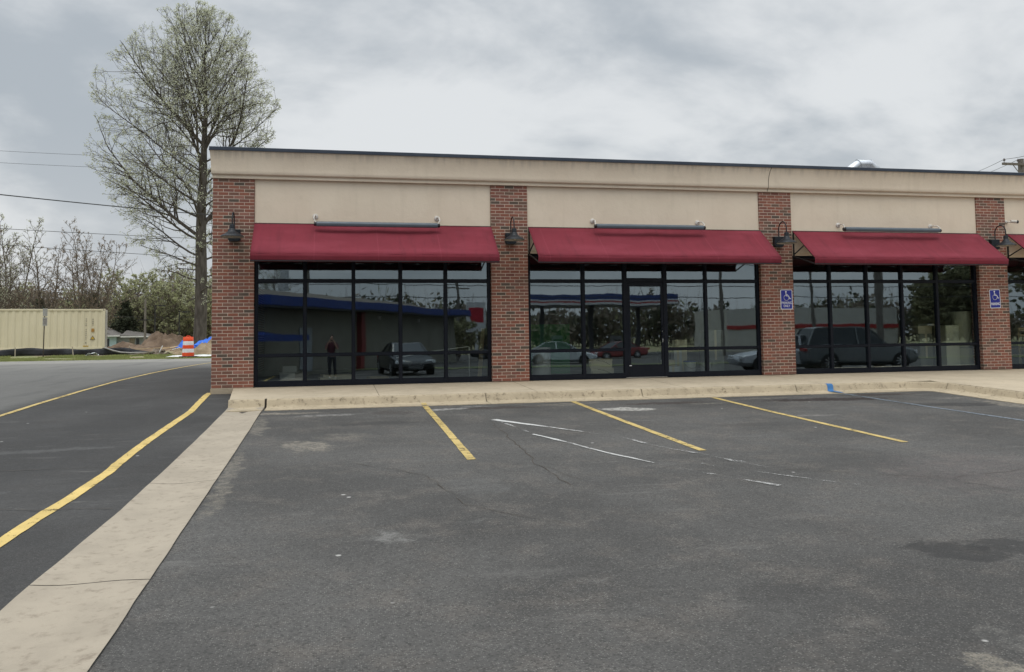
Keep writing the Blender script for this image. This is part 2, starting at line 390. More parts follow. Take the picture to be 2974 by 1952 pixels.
# concrete valley gutter
def gutter_strip():
    xl = lambda y: float(np.interp(y, [-60, -12, -9.9, -7.5, -4.8, -2.2], [.3, .50, .575, .595, .592, .585]))
    xr = lambda y: float(np.interp(y, [-60, -13, -10, -6.2, -3.1], [1.26, 1.222, 1.212, 1.20, 1.185]))
    joints = [-8.62, -11.76, -14.9, -18, -21.2]
    mb = MB(); lims = [-2.26] + joints + [-30]
    for k in range(len(lims) - 1):
        y0, y1 = lims[k] - (.006 if k else 0), lims[k + 1] + .006
        n = 14
        def fn(u, v, y0=y0, y1=y1, k=k):
            y = y0 + (y1 - y0) * v
            kink = .07 * sin(u * 5 + k) * (u - .1)
            if v == 0 and k: y -= kink
            if v == 1: y -= .07 * sin(u * 5 + k + 1) * (u - .1)
            e = (mn.noise(Vector((y * 2.1, u * 9, 3))) * .007) if u in (0, 1) else 0
            x = xl(y) + (xr(y) - xl(y)) * u + e
            return (x, y, zg(y) + .012 - .018 * sin(pi * u))
        mb.grid(8, n, fn)
    o = mb.build('valley_gutter', M_GUT, smooth=True, solid=0); tag(o, kind='structure')
    g = MB(); g.grid(2, 30, lambda u, v: (.46 + u * .77, -2.3 - 27 * v, zg(-2.3 - 27 * v) - .008))
    tag(g.build('gutter_bed', M_GAP), kind='structure')
gutter_strip()

# ------------------------------------------------------------ sidewalk and kerb
def walk_z(x, y):
    if x < 14.6: return float(np.interp(y, [-2.2, 0.3], [-.09, 0.0]))
    return float(np.interp(y, [-9, -5, -2.2, .3], [zg(-9) + .15, zg(-5) + .15, -.09, 0]))
def sidewalk():
    mb = MB()
    xs = [None, 3.18, 6.12, 9.1, 12.1, 14.6]
    for k in range(len(xs) - 1):
        def fn(u, v, k=k):
            y = -2.1 + 2.4 * v
            x0 = (float(np.interp(y, [-2.2, 0], [.60, .42])) if k == 0 else xs[k] + .004)
            x1 = xs[k + 1] - (.004 if k < 4 else 0)
            x = x0 + (x1 - x0) * u
            return (x, y, walk_z(x, y))
        mb.grid(6, 6, fn)
    mb.grid(8, 12, lambda u, v: (14.604 + u * 12, -9 + 9.3 * v, walk_z(15, -9 + 9.3 * v)))
    # end face towards the driveway
    mb.grid(1, 6, lambda u, v: (float(np.interp(-2.1 + 2.4 * v, [-2.2, 0], [.60, .42])), -2.1 + 2.4 * v, walk_z(1, -2.1 + 2.4 * v) - .25 * u))
    tag(mb.build('sidewalk', M_WALK), kind='structure')
    b = MB()
    b.grid(2, 2, lambda u, v: (.62 + u * 13.9, -2.0 + 2.2 * v, walk_z(1, -2.0 + 2.2 * v) - .012))
    tag(b.build('sidewalk_bed', M_GAP), kind='structure')
sidewalk()
def kerb():
    # path of the kerb's top back edge, sampled; profile goes outward (towards the lot)
    path = []
    for x in np.arange(.60, 13.95, .2): path.append((x, -2.1, 0, -1))
    for a in np.linspace(0, pi / 2, 9): path.append((13.95 + .75 * sin(a) * 1.0, -2.1 - .75 * (1 - cos(a)), -sin(a), -cos(a)))
    for y in np.arange(-3.0, -9, -.3): path.append((14.7, y, -1, 0))
    prof = [(0, 'w', 0), (.08, 'w', .0), (.105, 'w', -.008), (.122, 'w', -.03), (.15, 'g', .055), (.17, 'g', .025), (.22, 'g', .010), (.42, 'g', .004), (.63, 'g', .010), (.64, 'g', -.05)]
    breaks = [1.21, 5.12, 8.16, 11.42, 14.9]
    mb = MB(); gp = MB()
    rows = []
    s = 0; last = None; segs = [[]]; L = [0.]
    P = []
    for (x, y, nx, ny) in path:
        if last: s += sqrt((x - last[0]) ** 2 + (y - last[1]) ** 2)
        last = (x, y); P.append((s, x, y, nx, ny))
    def at(s):
        i = max(0, min(len(P) - 2, int(np.searchsorted([p[0] for p in P], s) - 1)))
        t = (s - P[i][0]) / max(P[i + 1][0] - P[i][0], 1e-6)
        q = [P[i][k] * (1 - t) + P[i + 1][k] * t for k in range(5)]; return q[1:]
    tot = P[-1][0]
    bs = [0.] + [b - .60 for b in breaks] + [tot]
    for k in range(len(bs) - 1):
        g0 = .018 if k == 1 else .006
        s0 = bs[k] + (g0 if k else 0); s1 = bs[k + 1] - (.018 if k == 0 else .006)
        ns = max(2, int((s1 - s0) / .12))
        def fn(u, v, s0=s0, s1=s1):
            s = s0 + (s1 - s0) * u; x, y, nx, ny = at(s)
            o, kind, h = prof[int(round(v * (len(prof) - 1)))]
            wy = mn.noise(Vector((s * 3.1, o * 6, 1.7))) * .006
            X, Y = x + nx * (o + wy), y + ny * (o + wy)
            z = (walk_z(x, y) + h) if kind == 'w' else (zg(min(Y, -2.6)) + h)
            if x < 1.3 and kind == 'g' and o > .2: z += .006
            return (X, Y, z + mn.noise(Vector((s * 5, o * 11, 9.))) * .003)
        mb.grid(ns, len(prof) - 1, fn)
    o = mb.build('kerb', M_KERB, smooth=True); tag(o, kind='structure')
    # dark joint filler behind the gaps
    for k, b in enumerate(bs[1:-1]):
        w = .03 if k == 0 else .02
        x, y, nx, ny = at(b)
        gp.add([(x - w, y - .015, walk_z(x, y) - .02), (x + w, y - .015, walk_z(x, y) - .02), (x + w, y - .12, -.24), (x - w, y - .12, -.24)], [(0, 1, 2, 3)])
        gp.add([(x - w, y - .10, -.245), (x + w, y - .10, -.245), (x + w, y - .62, -.262), (x - w, y - .62, -.262)], [(0, 1, 2, 3)])
    tag(gp.build('kerb_joint_fill', M_GAP), kind='structure')
    e = MB()      # end cap of the kerb towards the driveway
    pts = [(-2.1 - o, (walk_z(.6, -2.1) + h) if kd == 'w' else zg(-2.6) + h) for o, kd, h in prof[:7]] + [(-2.3, -.32), (-2.1, -.32)]
    e.prism(pts, lambda p, t: (t, p[0], p[1]), .585, .602)
    tag(e.build('kerb_end', M_KERB), kind='structure')
    bl = MB()     # blue paint patch over the kerb
    xs0 = 12.15
    for i in range(3, 8):
        pass
    pr = [(.06, 'w', .004), (.105, 'w', -.003), (.125, 'w', -.028), (.153, 'g', .058), (.174, 'g', .030), (.225, 'g', .0155), (.30, 'g', .013)]
    def fb(u, v):
        o, kd, h = pr[int(round(v * 6))]
        x = xs0 - .055 + .13 * u + .02 * sin(v * 5)
        y = -2.1 - o - .004
        return (x, y, (walk_z(1, -2.1) + h) if kd == 'w' else zg(-2.62) + h)
    bl.grid(2, 6, fb)
    tag(bl.build('blue_kerb_mark', M_BLU), kind='structure')
kerb()

# ------------------------------------------------------------ painted lines
def strip(name, ctr, wid, mat, off=.005, sub=.15, jit=.006):
    """ctr list of (x, y); wid number or list"""
    mb = MB(); pts = []; n = len(ctr)
    cum = [0.]
    for i in range(1, n): cum.append(cum[-1] + math.dist(ctr[i], ctr[i - 1]))
    tot = cum[-1]; k = max(2, int(tot / sub))
    wd = wid if isinstance(wid, (list, tuple)) else [wid] * n
    P = []
    for i in range(k + 1):
        s = tot * i / k
        P.append((np.interp(s, cum, [c[0] for c in ctr]), np.interp(s, cum, [c[1] for c in ctr]), np.interp(s, cum, wd)))
    V = []
    for i, (x, y, w) in enumerate(P):
        a = P[max(i - 1, 0)]; b = P[min(i + 1, k)]
        d = Vector((b[0] - a[0], b[1] - a[1], 0)).normalized(); nx, ny = -d.y, d.x
        j1 = mn.noise(Vector((x * 4, y * 4, 1))) * jit; j2 = mn.noise(Vector((x * 4, y * 4, 8))) * jit
        for q, jj in ((-w / 2, j1), (0, 0), (w / 2, j2)):
            X = x + nx * (q + jj); Y = y + ny * (q + jj); V.append((X, Y, zgx(X, Y) + off))
    F = []
    for i in range(k):
        for c in (0, 1): F.append((i * 3 + c, i * 3 + c + 1, (i + 1) * 3 + c + 1, (i + 1) * 3 + c))
    mb.add(V, F); return tag(mb.build(name, mat), kind='structure')
YLc = [(-.06, .30), (-.03, -.9), (.0, -1.9), (.02, -2.5), (0, -3.4), (-.02, -4.6), (-.03, -5.7), (-.02, -6.7), (.0, -7.4), (.02, -7.9), (.005, -8.6), (0, -9.1), (-.03, -9.6), (-.05, -10.1), (-.06, -10.7), (-.07, -13), (-.06, -20)]
strip('driveway_edge_line', YLc, .115, M_YEL, .004, jit=.012)
strip('outer_edge_line', [(-2.98, -9), (-2.98, -2), (-3.03, 2), (-3.1, 6), (-3.1, 10), (-2.97, 14), (-2.8, 17), (-2.5, 20)], .10, M_YELF, .006)
strip('parking_line', [(3.94, -2.77), (3.935, -5), (3.90, -8.05)], .10, M_YELF, .006)
strip('paint_on_gutter_pan', [(3.945, -2.42), (3.94, -2.72)], .09, M_YELF, .019)
strip('parking_line', [(6.64, -2.7), (6.66, -5), (6.69, -8.12)], .10, M_YELF, .006)
strip('parking_line', [(9.38, -2.78), (9.38, -5), (9.42, -8.16)], .10, M_YELF, .006)
strip('accessible_bay_line', [(12.12, -2.77), (12.18, -3.6), (12.43, -6.8), (12.55, -8.3)], .10, M_BLUF, .005)
strip('paint_on_gutter_pan', [(12.1, -2.40), (12.12, -2.72)], .10, M_BLU, .019)
strip('white_paint_trace', [(4.78, -4.76), (5.12, -5.3), (5.42, -5.75), (5.9, -6.55)], [.13, .11, .06, .02], M_WPT, .007, .08, .03)
strip('white_paint_trace', [(4.80, -4.9), (4.95, -5.7), (5.02, -6.3)], [.05, .03, .03], M_WPT2, .009, .08, .02)
strip('white_paint_trace', [(5.02, -6.35), (5.17, -6.75), (5.55, -8.05), (5.83, -8.75)], [.04, .05, .05, .03], M_WPT, .007, .08, .02)
strip('white_paint_trace', [(5.83, -8.75), (6.22, -9.6), (6.55, -10.15)], [.04, .06, .05], M_WPT2, .007, .08, .04)
strip('white_paint_trace', [(6.04, -6.7), (6.26, -7.6), (6.62, -8.5), (6.9, -9.3)], [.05, .05, .07, .08], M_WPT2, .0085, .08, .04)
strip('white_paint_trace', [(6.3, -8.9), (6.9, -9.8), (7.3, -10.3)], [.03, .03, .02], M_WPT2, .007, .08, .05)
def crack(ctr, w=.012, off=.003):
    out = []
    for i in range(len(ctr) - 1):
        a, b = ctr[i], ctr[i + 1]; n = max(2, int(math.dist(a, b) / .12))
        for k in range(n):
            t = k / n; out.append((a[0] + (b[0] - a[0]) * t + random.uniform(-.03, .03), a[1] + (b[1] - a[1]) * t + random.uniform(-.03, .03)))
    out.append(ctr[-1])
    strip('pavement_crack', out, [random.uniform(.4, 1.) * w for _ in out], M_GAP, off, .06, .004)
crack([(4.72, -4.95), (4.66, -6.3), (4.62, -7.6), (4.55, -8.5), (4.61, -9.65)], .014)
crack([(4.55, -8.5), (4.8, -9.4)], .008)
crack([(-1.14, -7.52), (-.3, -7.5), (.40, -7.56)], .012, .0065); crack([(-1.3, -9.45), (-.45, -9.5), (.49, -9.65)], .010, .0065)
crack([(-1.14, -7.52), (-1.5, -8.6), (-1.2, -9.4)], .008, .0065); crack([(-4.5, -3.2), (-2, -3.05), (.5, -3.3)], .008, .0065)
crack([(2.6, -8.0), (3.3, -8.8), (3.5, -10.2), (4.2, -11.1)], .007, .0065); crack([(7.0, -9.4), (8.3, -10.2), (8.9, -11.8)], .008, .0065); crack([(8.3, -10.2), (9.6, -10.0), (10.8, -10.9)], .007, .0065)
crack([(10.6, -7.6), (11.8, -8.4), (12.6, -9.6)], .010, .0065); crack([(9.6, -6.1), (11.2, -6.7), (13.2, -7.6)], .01, .0065)
# ------------------------------------------------------------ building materials
BW, BH = .2032, .0677333
mt = bpy.data.materials.new('brick'); nt = NT(mt); co = ocoord(nt)
s3 = nd(nt, 'ShaderNodeSeparateXYZ', {0: co})
u = mth(nt, 'ADD', mth(nt, 'ADD', s3.outputs[0], s3.outputs[1]), 20 * BW)
jn = noi(nt, co, 9., 3.)
u = mth(nt, 'ADD', u, mth(nt, 'MULTIPLY', mth(nt, 'SUBTRACT', jn, .5), .008))
zz = mth(nt, 'DIVIDE', mth(nt, 'ADD', s3.outputs[2], 2 * BH), BH)
zz = mth(nt, 'ADD', zz, mth(nt, 'MULTIPLY', mth(nt, 'SUBTRACT', noi(nt, co, 5., 2.), .5), .05))
row = mth(nt, 'FLOOR', zz); odd = mth(nt, 'MODULO', row, 2.)
uu = mth(nt, 'ADD', mth(nt, 'DIVIDE', u, BW), mth(nt, 'MULTIPLY', odd, .5))
colm = mth(nt, 'FLOOR', uu); fu = mth(nt, 'FRACT', uu); fz = mth(nt, 'FRACT', zz)
du = mth(nt, 'MULTIPLY', mth(nt, 'MINIMUM', fu, mth(nt, 'SUBTRACT', 1., fu)), BW)
dz = mth(nt, 'MULTIPLY', mth(nt, 'MINIMUM', fz, mth(nt, 'SUBTRACT', 1., fz)), BH)
dm = mth(nt, 'MINIMUM', du, dz)
rag = mth(nt, 'MULTIPLY', mth(nt, 'SUBTRACT', noi(nt, co, 60., 3.), .5), .004)
isb = rng(nt, mth(nt, 'ADD', dm, rag), .0042, .0066)
oi = nd(nt, 'ShaderNodeObjectInfo')
pid = nd(nt, 'ShaderNodeSeparateXYZ', {0: oi.outputs['Location']}).outputs[0]
cv = nd(nt, 'ShaderNodeCombineXYZ', {0: colm, 1: row, 2: pid}).outputs[0]
wn = nd(nt, 'ShaderNodeTexWhiteNoise', {0: cv})
wr = wn.outputs['Value']
rmp = nd(nt, 'ShaderNodeValToRGB', {0: wr}); cr = rmp.color_ramp; cr.interpolation = 'CONSTANT'
cols = [(0, (.250, .095, .064)), (.22, (.275, .112, .075)), (.40, (.205, .086, .066)), (.56, (.225, .113, .083)), (.70, (.18, .094, .069)), (.83, (.15, .097, .071)), (.91, (.095, .080, .063)), (.97, (.30, .145, .11))]
while len(cr.elements) < len(cols): cr.elements.new(.5)
for e, (p_, c_) in zip(cr.elements, cols): e.position = p_; e.color = (*c_, 1)
fn = noi(nt, co, 45., 4., .65)
bc = mixc(nt, rng(nt, fn, .35, .7, 0, .35), rmp.outputs[0], (.12, .06, .05))
bc = mixc(nt, mth(nt, 'MULTIPLY', rng(nt, noi(nt, co, 1.3, 5.), .52, .72), .25), bc, (.34, .20, .16))
mc = mixc(nt, rng(nt, noi(nt, co, 3., 4.), .35, .65), (.58, .47, .385), (.46, .37, .30))
col = mixc(nt, isb, mc, bc)
finish(nt, col, .85, mth(nt, 'ADD', mth(nt, 'MULTIPLY', isb, 1.), mth(nt, 'MULTIPLY', fn, .25)), .8, .006, 0, .3)
M_BRICK = mt

mt = bpy.data.materials.new('stucco'); nt = NT(mt); co = ocoord(nt)
a = noi(nt, co, .8, 6., .6); st = noi(nt, nd(nt, 'ShaderNodeMapping', {0: co, 3: (3.2, 1, .35)}).outputs[0], 1.6, 5.)
col = mixc(nt, rng(nt, a, .35, .65), (.72, .625, .50), (.675, .58, .46))
col = mixc(nt, mth(nt, 'MULTIPLY', rng(nt, st, .52, .72), .12), col, (.42, .355, .26))
s3 = nd(nt, 'ShaderNodeSeparateXYZ', {0: co})
drip = noi(nt, nd(nt, 'ShaderNodeMapping', {0: co, 3: (7., 1, .5)}).outputs[0], 1.2, 5., .6)
zt = rng(nt, mth(nt, 'ADD', s3.outputs[2], mth(nt, 'MULTIPLY', drip, .35)), 4.72, 4.95)
col = mixc(nt, mth(nt, 'MULTIPLY', mth(nt, 'MULTIPLY', zt, rng(nt, drip, .42, .62)), .38), col, (.36, .32, .27))
blt = noi(nt, co, 2.4, 6., .7)
col = mixc(nt, mth(nt, 'MULTIPLY', rng(nt, blt, .52, .72), .2), col, (.50, .43, .33))
fn = mth(nt, 'ADD', mth(nt, 'MULTIPLY', noi(nt, co, 110., 4., .6), .5), mth(nt, 'MULTIPLY', noi(nt, co, 14., 4., .6), 1.2))
finish(nt, col, .9, fn, .4, .008, 0, .25)
M_STUC = mt
M_CAP = pm('cap_metal', (.045, .058, .08), (.06, .072, .095), 2., .42, metal=.3)
M_FRAME = pm('bronze_aluminium', (.005, .007, .013), (.0075, .0095, .0155), 3., .38, spec=.22)
M_ROOF = pm('roof_membrane', (.25, .25, .25), None, 1., .9)
M_INW = pm('interior_wall', (.17, .17, .155), (.13, .13, .12), .6, .85)
M_INF = pm('interior_floor', (.34, .32, .27), (.20, .185, .16), 1.4, .7)
M_INC = pm('interior_ceiling', (.16, .16, .155), (.13, .13, .125), 2., .9)
M_GREEN = pm('interior_green_wall', (.055, .30, .10), (.045, .25, .085), 1., .8)
M_FOOT = concrete('footing_concrete', (.42, .35, .26), (.25, .2, .14), 3, .4)

mt = bpy.data.materials.new('storefront_glass'); nt = NT(mt); co = ocoord(nt)
fr = nd(nt, 'ShaderNodeFresnel', {'IOR': 1.5}).outputs[0]
fac = mth(nt, 'ADD', .185, mth(nt, 'MULTIPLY', fr, 1.25), clamp=True)
gl = nd(nt, 'ShaderNodeBsdfAnisotropic', {'Color': (.78, .93, 1., 1), 'Roughness': .012})
sc_ = nd(nt, 'ShaderNodeMapping', {0: co, 3: (1., 1., .6)}).outputs[0]
bp = nd(nt, 'ShaderNodeBump', {'Height': noi(nt, sc_, 1.5, 2., .4), 'Strength': 1., 'Distance': .0011})
nt.links.new(bp.outputs[0], gl.inputs['Normal'])
tr = nd(nt, 'ShaderNodeBsdfTransparent', {0: (.84, .89, .85, 1)})
mx = nd(nt, 'ShaderNodeMixShader', {0: fac, 1: tr.outputs[0], 2: gl.outputs[0]})
nd(nt, 'ShaderNodeOutputMaterial', {0: mx.outputs[0]})
M_GLASS = mt

# ------------------------------------------------------------ building
XP = [0., 5.67, 11.955, 17.757, 24.04]; PW = .803
BLD = thing('shop_building', 'long single storey shop building of red brick pillars, tan stucco and dark glazing', 'building')
def brick_pillar(x):
    z0 = -.0 if x > 0 else 0.
    mb = MB(); mb.box(0, 0, z0, PW, .34, 4.2)
    o = mb.build('brick_pillar', M_BRICK, BLD, bevel=.004); o.location = (x, 0, 0)
for x in XP: brick_pillar(x)
mb = MB(); mb.box(-.012, -.012, -.4, PW, .34, -.002); mb.box(-.012, .34, -.4, .30, 16, -.002)
mb.build('footing', M_FOOT, BLD, bevel=.006)
mb = MB(); mb.box(0, 0, 0, .30, 15.6, 4.2)
o = mb.build('brick_side_wall', M_BRICK, BLD); o.location = (0, .342, 0)
# stucco panels above the glazing
for i in range(4):
    x0, x1 = XP[i] + PW + .002, XP[i + 1] - .002
    mb = MB(); mb.box(x0, .035, 2.80, x1, .30, 4.2); mb.box(x0, .06, 2.742, x1, .30, 2.798)
    mb.build('stucco_panel', M_STUC, BLD, bevel=.006)
# right-hand end and back walls
mb = MB(); mb.box(24.85, .3, 0, 25.1, 16, 4.2); mb.box(.302, 15.7, 0, 24.848, 16, 4.2)
mb.build('rear_wall', M_STUC, BLD)
def sweep_cornice(name, prof, mat, x1=25.4, bev=0):
    """prof: list of (out, z), closed polygon; mitred at the left corner"""
    mb = MB(); n = len(prof); V = []
    for (o_, z) in prof: V.append((x1, -o_, z))
    for (o_, z) in prof: V.append((12.0, -o_, z))
    lx = lambda o_: -(.36 * o_ - .002) if o_ > 0 else -o_
    for (o_, z) in prof: V.append((lx(o_), -o_, z))
    for (o_, z) in prof: V.append((lx(o_), 16., z))
    F = [(r * n + i, r * n + (i + 1) % n, (r + 1) * n + (i + 1) % n, (r + 1) * n + i) for r in range(3) for i in range(n)]
    F += [tuple(range(n)), tuple(range(3 * n, 4 * n))[::-1]]
    mb.add(V, F); return mb.build(name, mat, BLD, smooth=True, bevel=bev)
sweep_cornice('cornice_band', [(-.2, 4.201), (.028, 4.201), (.034, 4.207), (.034, 4.255), (.026, 4.268), (-.2, 4.268)], M_STUC)
sweep_cornice('parapet', [(-.28, 4.269), (.045, 4.269), (.050, 4.276), (.075, 4.283), (.082, 4.292), (.083, 4.36), (.090, 4.45), (.104, 4.55), (.124, 4.65), (.146, 4.72), (.152, 4.748), (-.28, 4.748)], M_STUC)
sweep_cornice('roof_cap', [(-.31, 4.749), (.160, 4.749), (.166, 4.742), (.176, 4.742), (.178, 4.76), (.166, 4.764), (.168, 4.812), (.160, 4.818), (-.31, 4.805)], M_CAP)
mb = MB(); mb.box(.3, .31, 4.35, 25, 15.9, 4.42); mb.build('roof', M_ROOF, BLD)
mb = MB()   # expansion joint crack in the parapet over the third pillar
x = 12.22
pts = [(x, -.1545, 4.745), (x - .03, -.128, 4.66), (x - .05, -.106, 4.55), (x - .058, -.0925, 4.45), (x - .060, -.085, 4.34), (x - .062, -.085, 4.29), (x - .063, -.036, 4.25), (x - .062, -.036, 4.21)]
mb.tube(pts, .0055, 5); mb.build('parapet_crack', M_GAP, BLD)
# interior
mb = MB(); mb.box(.31, .34, -.05, 24.84, 15.6, .015); mb.build('shop_floor', M_INF, BLD)
mb = MB(); mb.box(.31, .32, 3.05, 24.84, 15.6, 3.15); mb.build('shop_ceiling', M_INC, BLD)
for i in (1, 2, 3):
    mb = MB(); mb.box(XP[i] + .34, .342, .016, XP[i] + .46, 15.5, 3.049); mb.build('party_wall', M_INW, BLD)
mb = MB(); mb.box(.32, 9.0, .016, 6.0, 9.1, 3.0); mb.box(6.2, 7.0, .016, 12.2, 7.1, 3.0); mb.box(12.5, 8.0, .016, 18.0, 8.1, 3.0); mb.box(18.3, 8.0, .016, 24.8, 8.1, 3.0)
mb.build('back_partition', M_INW, BLD)
mb = MB(); mb.box(6.62, 2.6, .016, 8.12, 2.7, 1.235); mb.build('green_partition', M_GREEN, BLD)

# ------------------------------------------------------------ storefront windows
FY0, FY1 = .10, .215
def storefront(i, verts, door=None):
    x0, x1 = XP[i] + PW + .003, XP[i + 1] - .003
    fr = MB(); gs = MB()
    xs = [(x0, x0 + .062)] + verts + [(x1 - .062, x1)]
    zr = [(0.004, .105), (.600, .655), (2.113, 2.176), (2.68, 2.739)]
    for a, b in xs:
        fr.box(a, FY0, .004, b, FY1, 2.739)
    for k in range(len(xs) - 1):
        a, b = xs[k][1], xs[k + 1][0]
        isd = door is not None and k == door
        for j, (za, zb_) in enumerate(zr):
            if isd and j < 3:
                if j == 2: fr.box(a, FY0 + .001, 2.13, b, FY1 - .001, 2.206)
                continue
            fr.box(a, FY0 + .001, za, b, FY1 - .001, zb_)
        cells = [(.105, .600), (.655, 2.113), (2.176, 2.68)]
        if isd: cells = [(2.206, 2.68)]
        for (za, zb_) in cells:
            t = [random.uniform(-.0006, .0006) for _ in range(3)]
            y = .150
            p = [(a, y + t[0], za), (b, y + t[1], za), (b, y + t[1] + t[2], zb_), (a, y + t[0] + t[2], zb_)]
            gs.add(p, [(0, 1, 2, 3)])
            # slim glazing bead around each pane
            w = .009
            fr.box(a, .118, za, a + w, .148, zb_); fr.box(b - w, .118, za, b, .148, zb_)
            fr.box(a + w, .118, za, b - w, .148, za + w); fr.box(a + w, .118, zb_ - w, b - w, .148, zb_)
    # flashing under the sill
    fr.box(x0, .075, -.0, x1, .0985, .014) if door is None else (fr.box(x0, .075, -.0, verts[door - 1][0], .0985, .014), fr.box(verts[door][1], .075, 0, x1, .0985, .014))
    w = fr.build('shop_window', M_FRAME, BLD, bevel=.003, seg=1)
    gs.build('glass', M_GLASS, w)
    if door is not None:
        a, b = verts[door - 1][1] + .004, verts[door][0] - .004
        d = MB(); y0, y1 = .112, .157
        d.box(a, y0, .022, a + .066, y1, 2.124); d.box(b - .05, y0, .022, b, y1, 2.124)
        d.box(a + .066, y0 + .001, .022, b - .05, y1 - .001, .292); d.box(a + .066, y0 + .001, 2.035, b - .05, y1 - .001, 2.124)
        dr = d.build('door', M_FRAME, BLD, bevel=.003, seg=1)
        g = MB(); g.add([(a + .066, .135, .292), (b - .05, .1352, .292), (b - .05, .1356, 2.035), (a + .066, .1354, 2.035)], [(0, 1, 2, 3)])
        g.build('door_glass', M_GLASS, dr)
        h = MB(); hx = b - .028
        h.tube([(hx, .112, 1.16), (hx, .065, 1.16), (hx, .065, .92), (hx, .112, .92)], .011, 8)
        h.build('door_handle', M_FRAME, dr, smooth=True)
        h = MB(); h.lathe([(.0, .090), (.019, .092), (.021, .100), (.021, .1115)], (hx, 0, 1.02), 16, 'y')
        h.build('lock_cylinder', pm('steel_bright', (.62, .62, .60), None, 8, .25, metal=.9), dr, smooth=True)
        h = MB(); h.box(hx - .012, .098, .775, hx + .004, .1115, .86); h.build('handle_plate', pm('steel_bright', (.6, .6, .6)), dr, bevel=.003)
        h = MB(); h.box(a + .02, .106, .265, a + .075, .1115, .281); h.build('sticker', pm('white_label', (.75, .75, .75)), dr)
        h = MB(); h.box(a - .06, .088, .004, b + .05, .21, .018); h.build('threshold', pm('threshold_aluminium', (.42, .40, .36), None, 6, .45, metal=.5), BLD)
    return w
W1 = storefront(0, [(1.767, 1.83), (2.745, 2.805), (3.712, 3.775), (4.664, 4.728)])
W2 = storefront(1, [(7.70, 7.772), (8.66, 8.745), (9.60, 9.69), (10.60, 10.665)], 2)
W3 = storefront(2, [(13.735, 13.80), (14.705, 14.77), (15.65, 15.715), (16.61, 16.675)])
W4 = storefront(3, [(19.80, 19.865), (20.85, 20.92), (21.9, 21.96), (22.95, 23.0)])

# ------------------------------------------------------------ awnings
mt = bpy.data.materials.new('awning_canvas'); nt = NT(mt); co = ocoord(nt)
a = noi(nt, co, .9, 5., .6)
col = mixc(nt, rng(nt, a, .35, .68), (.190, .026, .040), (.162, .022, .034))
s3 = nd(nt, 'ShaderNodeSeparateXYZ', {0: co})
seam = mth(nt, 'ABSOLUTE', mth(nt, 'SUBTRACT', mth(nt, 'FRACT', mth(nt, 'DIVIDE', s3.outputs[0], 1.24)), .5))
sm = rng(nt, seam, .488, .497)
col = mixc(nt, mth(nt, 'MULTIPLY', sm, .25), col, (.29, .055, .08))
vo = nd(nt, 'ShaderNodeTexVoronoi', {'Vector': co, 'Scale': 3.1})
dot = mth(nt, 'MULTIPLY', rng(nt, vo.outputs['Distance'], .045, .02), rng(nt, nd(nt, 'ShaderNodeSeparateColor', {0: vo.outputs['Color']}).outputs[1], .80, .84))
col = mixc(nt, mth(nt, 'MULTIPLY', dot, .6), col, (.5, .35, .3))
fad = noi(nt, nd(nt, 'ShaderNodeMapping', {0: co, 3: (.5, 1, 2.)}).outputs[0], 1.2, 5.)
col = mixc(nt, mth(nt, 'MULTIPLY', rng(nt, fad, .48, .68), .38), col, (.27, .05, .075))
dst = noi(nt, nd(nt, 'ShaderNodeMapping', {0: co, 3: (6., 1, .6)}).outputs[0], 1.5, 6., .65)
col = mixc(nt, mth(nt, 'MULTIPLY', rng(nt, dst, .50, .72), .35), col, (.10, .018, .026))
wv = noi(nt, co, 260., 2.)
finish(nt, col, .85, mth(nt, 'ADD', mth(nt, 'MULTIPLY', wv, .4), mth(nt, 'MULTIPLY', noi(nt, co, 2.2, 3.), 1.5)), .25, .01, 0, .25, {'Sheen Weight': .0})
M_AWN = mt
M_BLACK = pm('black_steel', (.012, .012, .014), (.02, .02, .022), 6, .5)
def awning(x0, x1, label):
    t = thing('awning', label, 'awning', ((x0 + x1) / 2, 0, 3.31), 0, 'maroon awnings over the shop windows')
    h = (x1 - x0) / 2; d, zb = .93, -.715
    mb = MB()
    def fn(u, v):
        sag = -.034 * sin(pi * v) * abs(sin(4 * pi * u)) ** .7 - .006 * sin(u * 47 + v * 3) * v
        return (-h + 2 * h * u, -.012 - (d - .012) * v, .0 + zb * v + sag * .8)
    mb.grid(40, 8, fn)
    mb.build('canopy', M_AWN, t, smooth=True, solid=.004)
    mb = MB(); mb.grid(40, 3, lambda u, v: (-h - .001 + (2 * h + .002) * u, -d - .002 + .030 * v, zb - .145 * v + .0015 * sin(u * 70) * v))
    mb.build('valance', M_AWN, t, smooth=True, solid=.006)
    f = MB()
    for k in range(5):
        x = -h + .02 + (2 * h - .04) * k / 4
        f.bar((x, -.02, -.02), (x, -.02, -.62), .028); f.bar((x, -.03, -.03), (x, -d + .02, zb - .01), .024)
        f.bar((x, -.02, -.56), (x, -.48, -.385), .022)
        f.bar((x, -.03, -.60), (x, -d + .03, zb - .13), .022)
    f.bar((-h, -.02, -.015), (h, -.02, -.015), .028); f.bar((-h, -d + .02, zb - .02), (h, -d + .02, zb - .02), .024); f.bar((-h, -d + .02, zb - .13), (h, -d + .02, zb - .13), .022)
    f.build('awning_frame', M_BLACK, t)
awning(.81, 5.668, 'maroon canvas awning over the leftmost shop window')
awning(6.48, 11.95, 'maroon canvas awning over the shop window that has the glass door')
awning(12.765, 17.75, 'maroon canvas awning over the window left of the sign reading only PARKING')
awning(18.567, 24.03, 'maroon canvas awning cut off by the right edge of the photo')

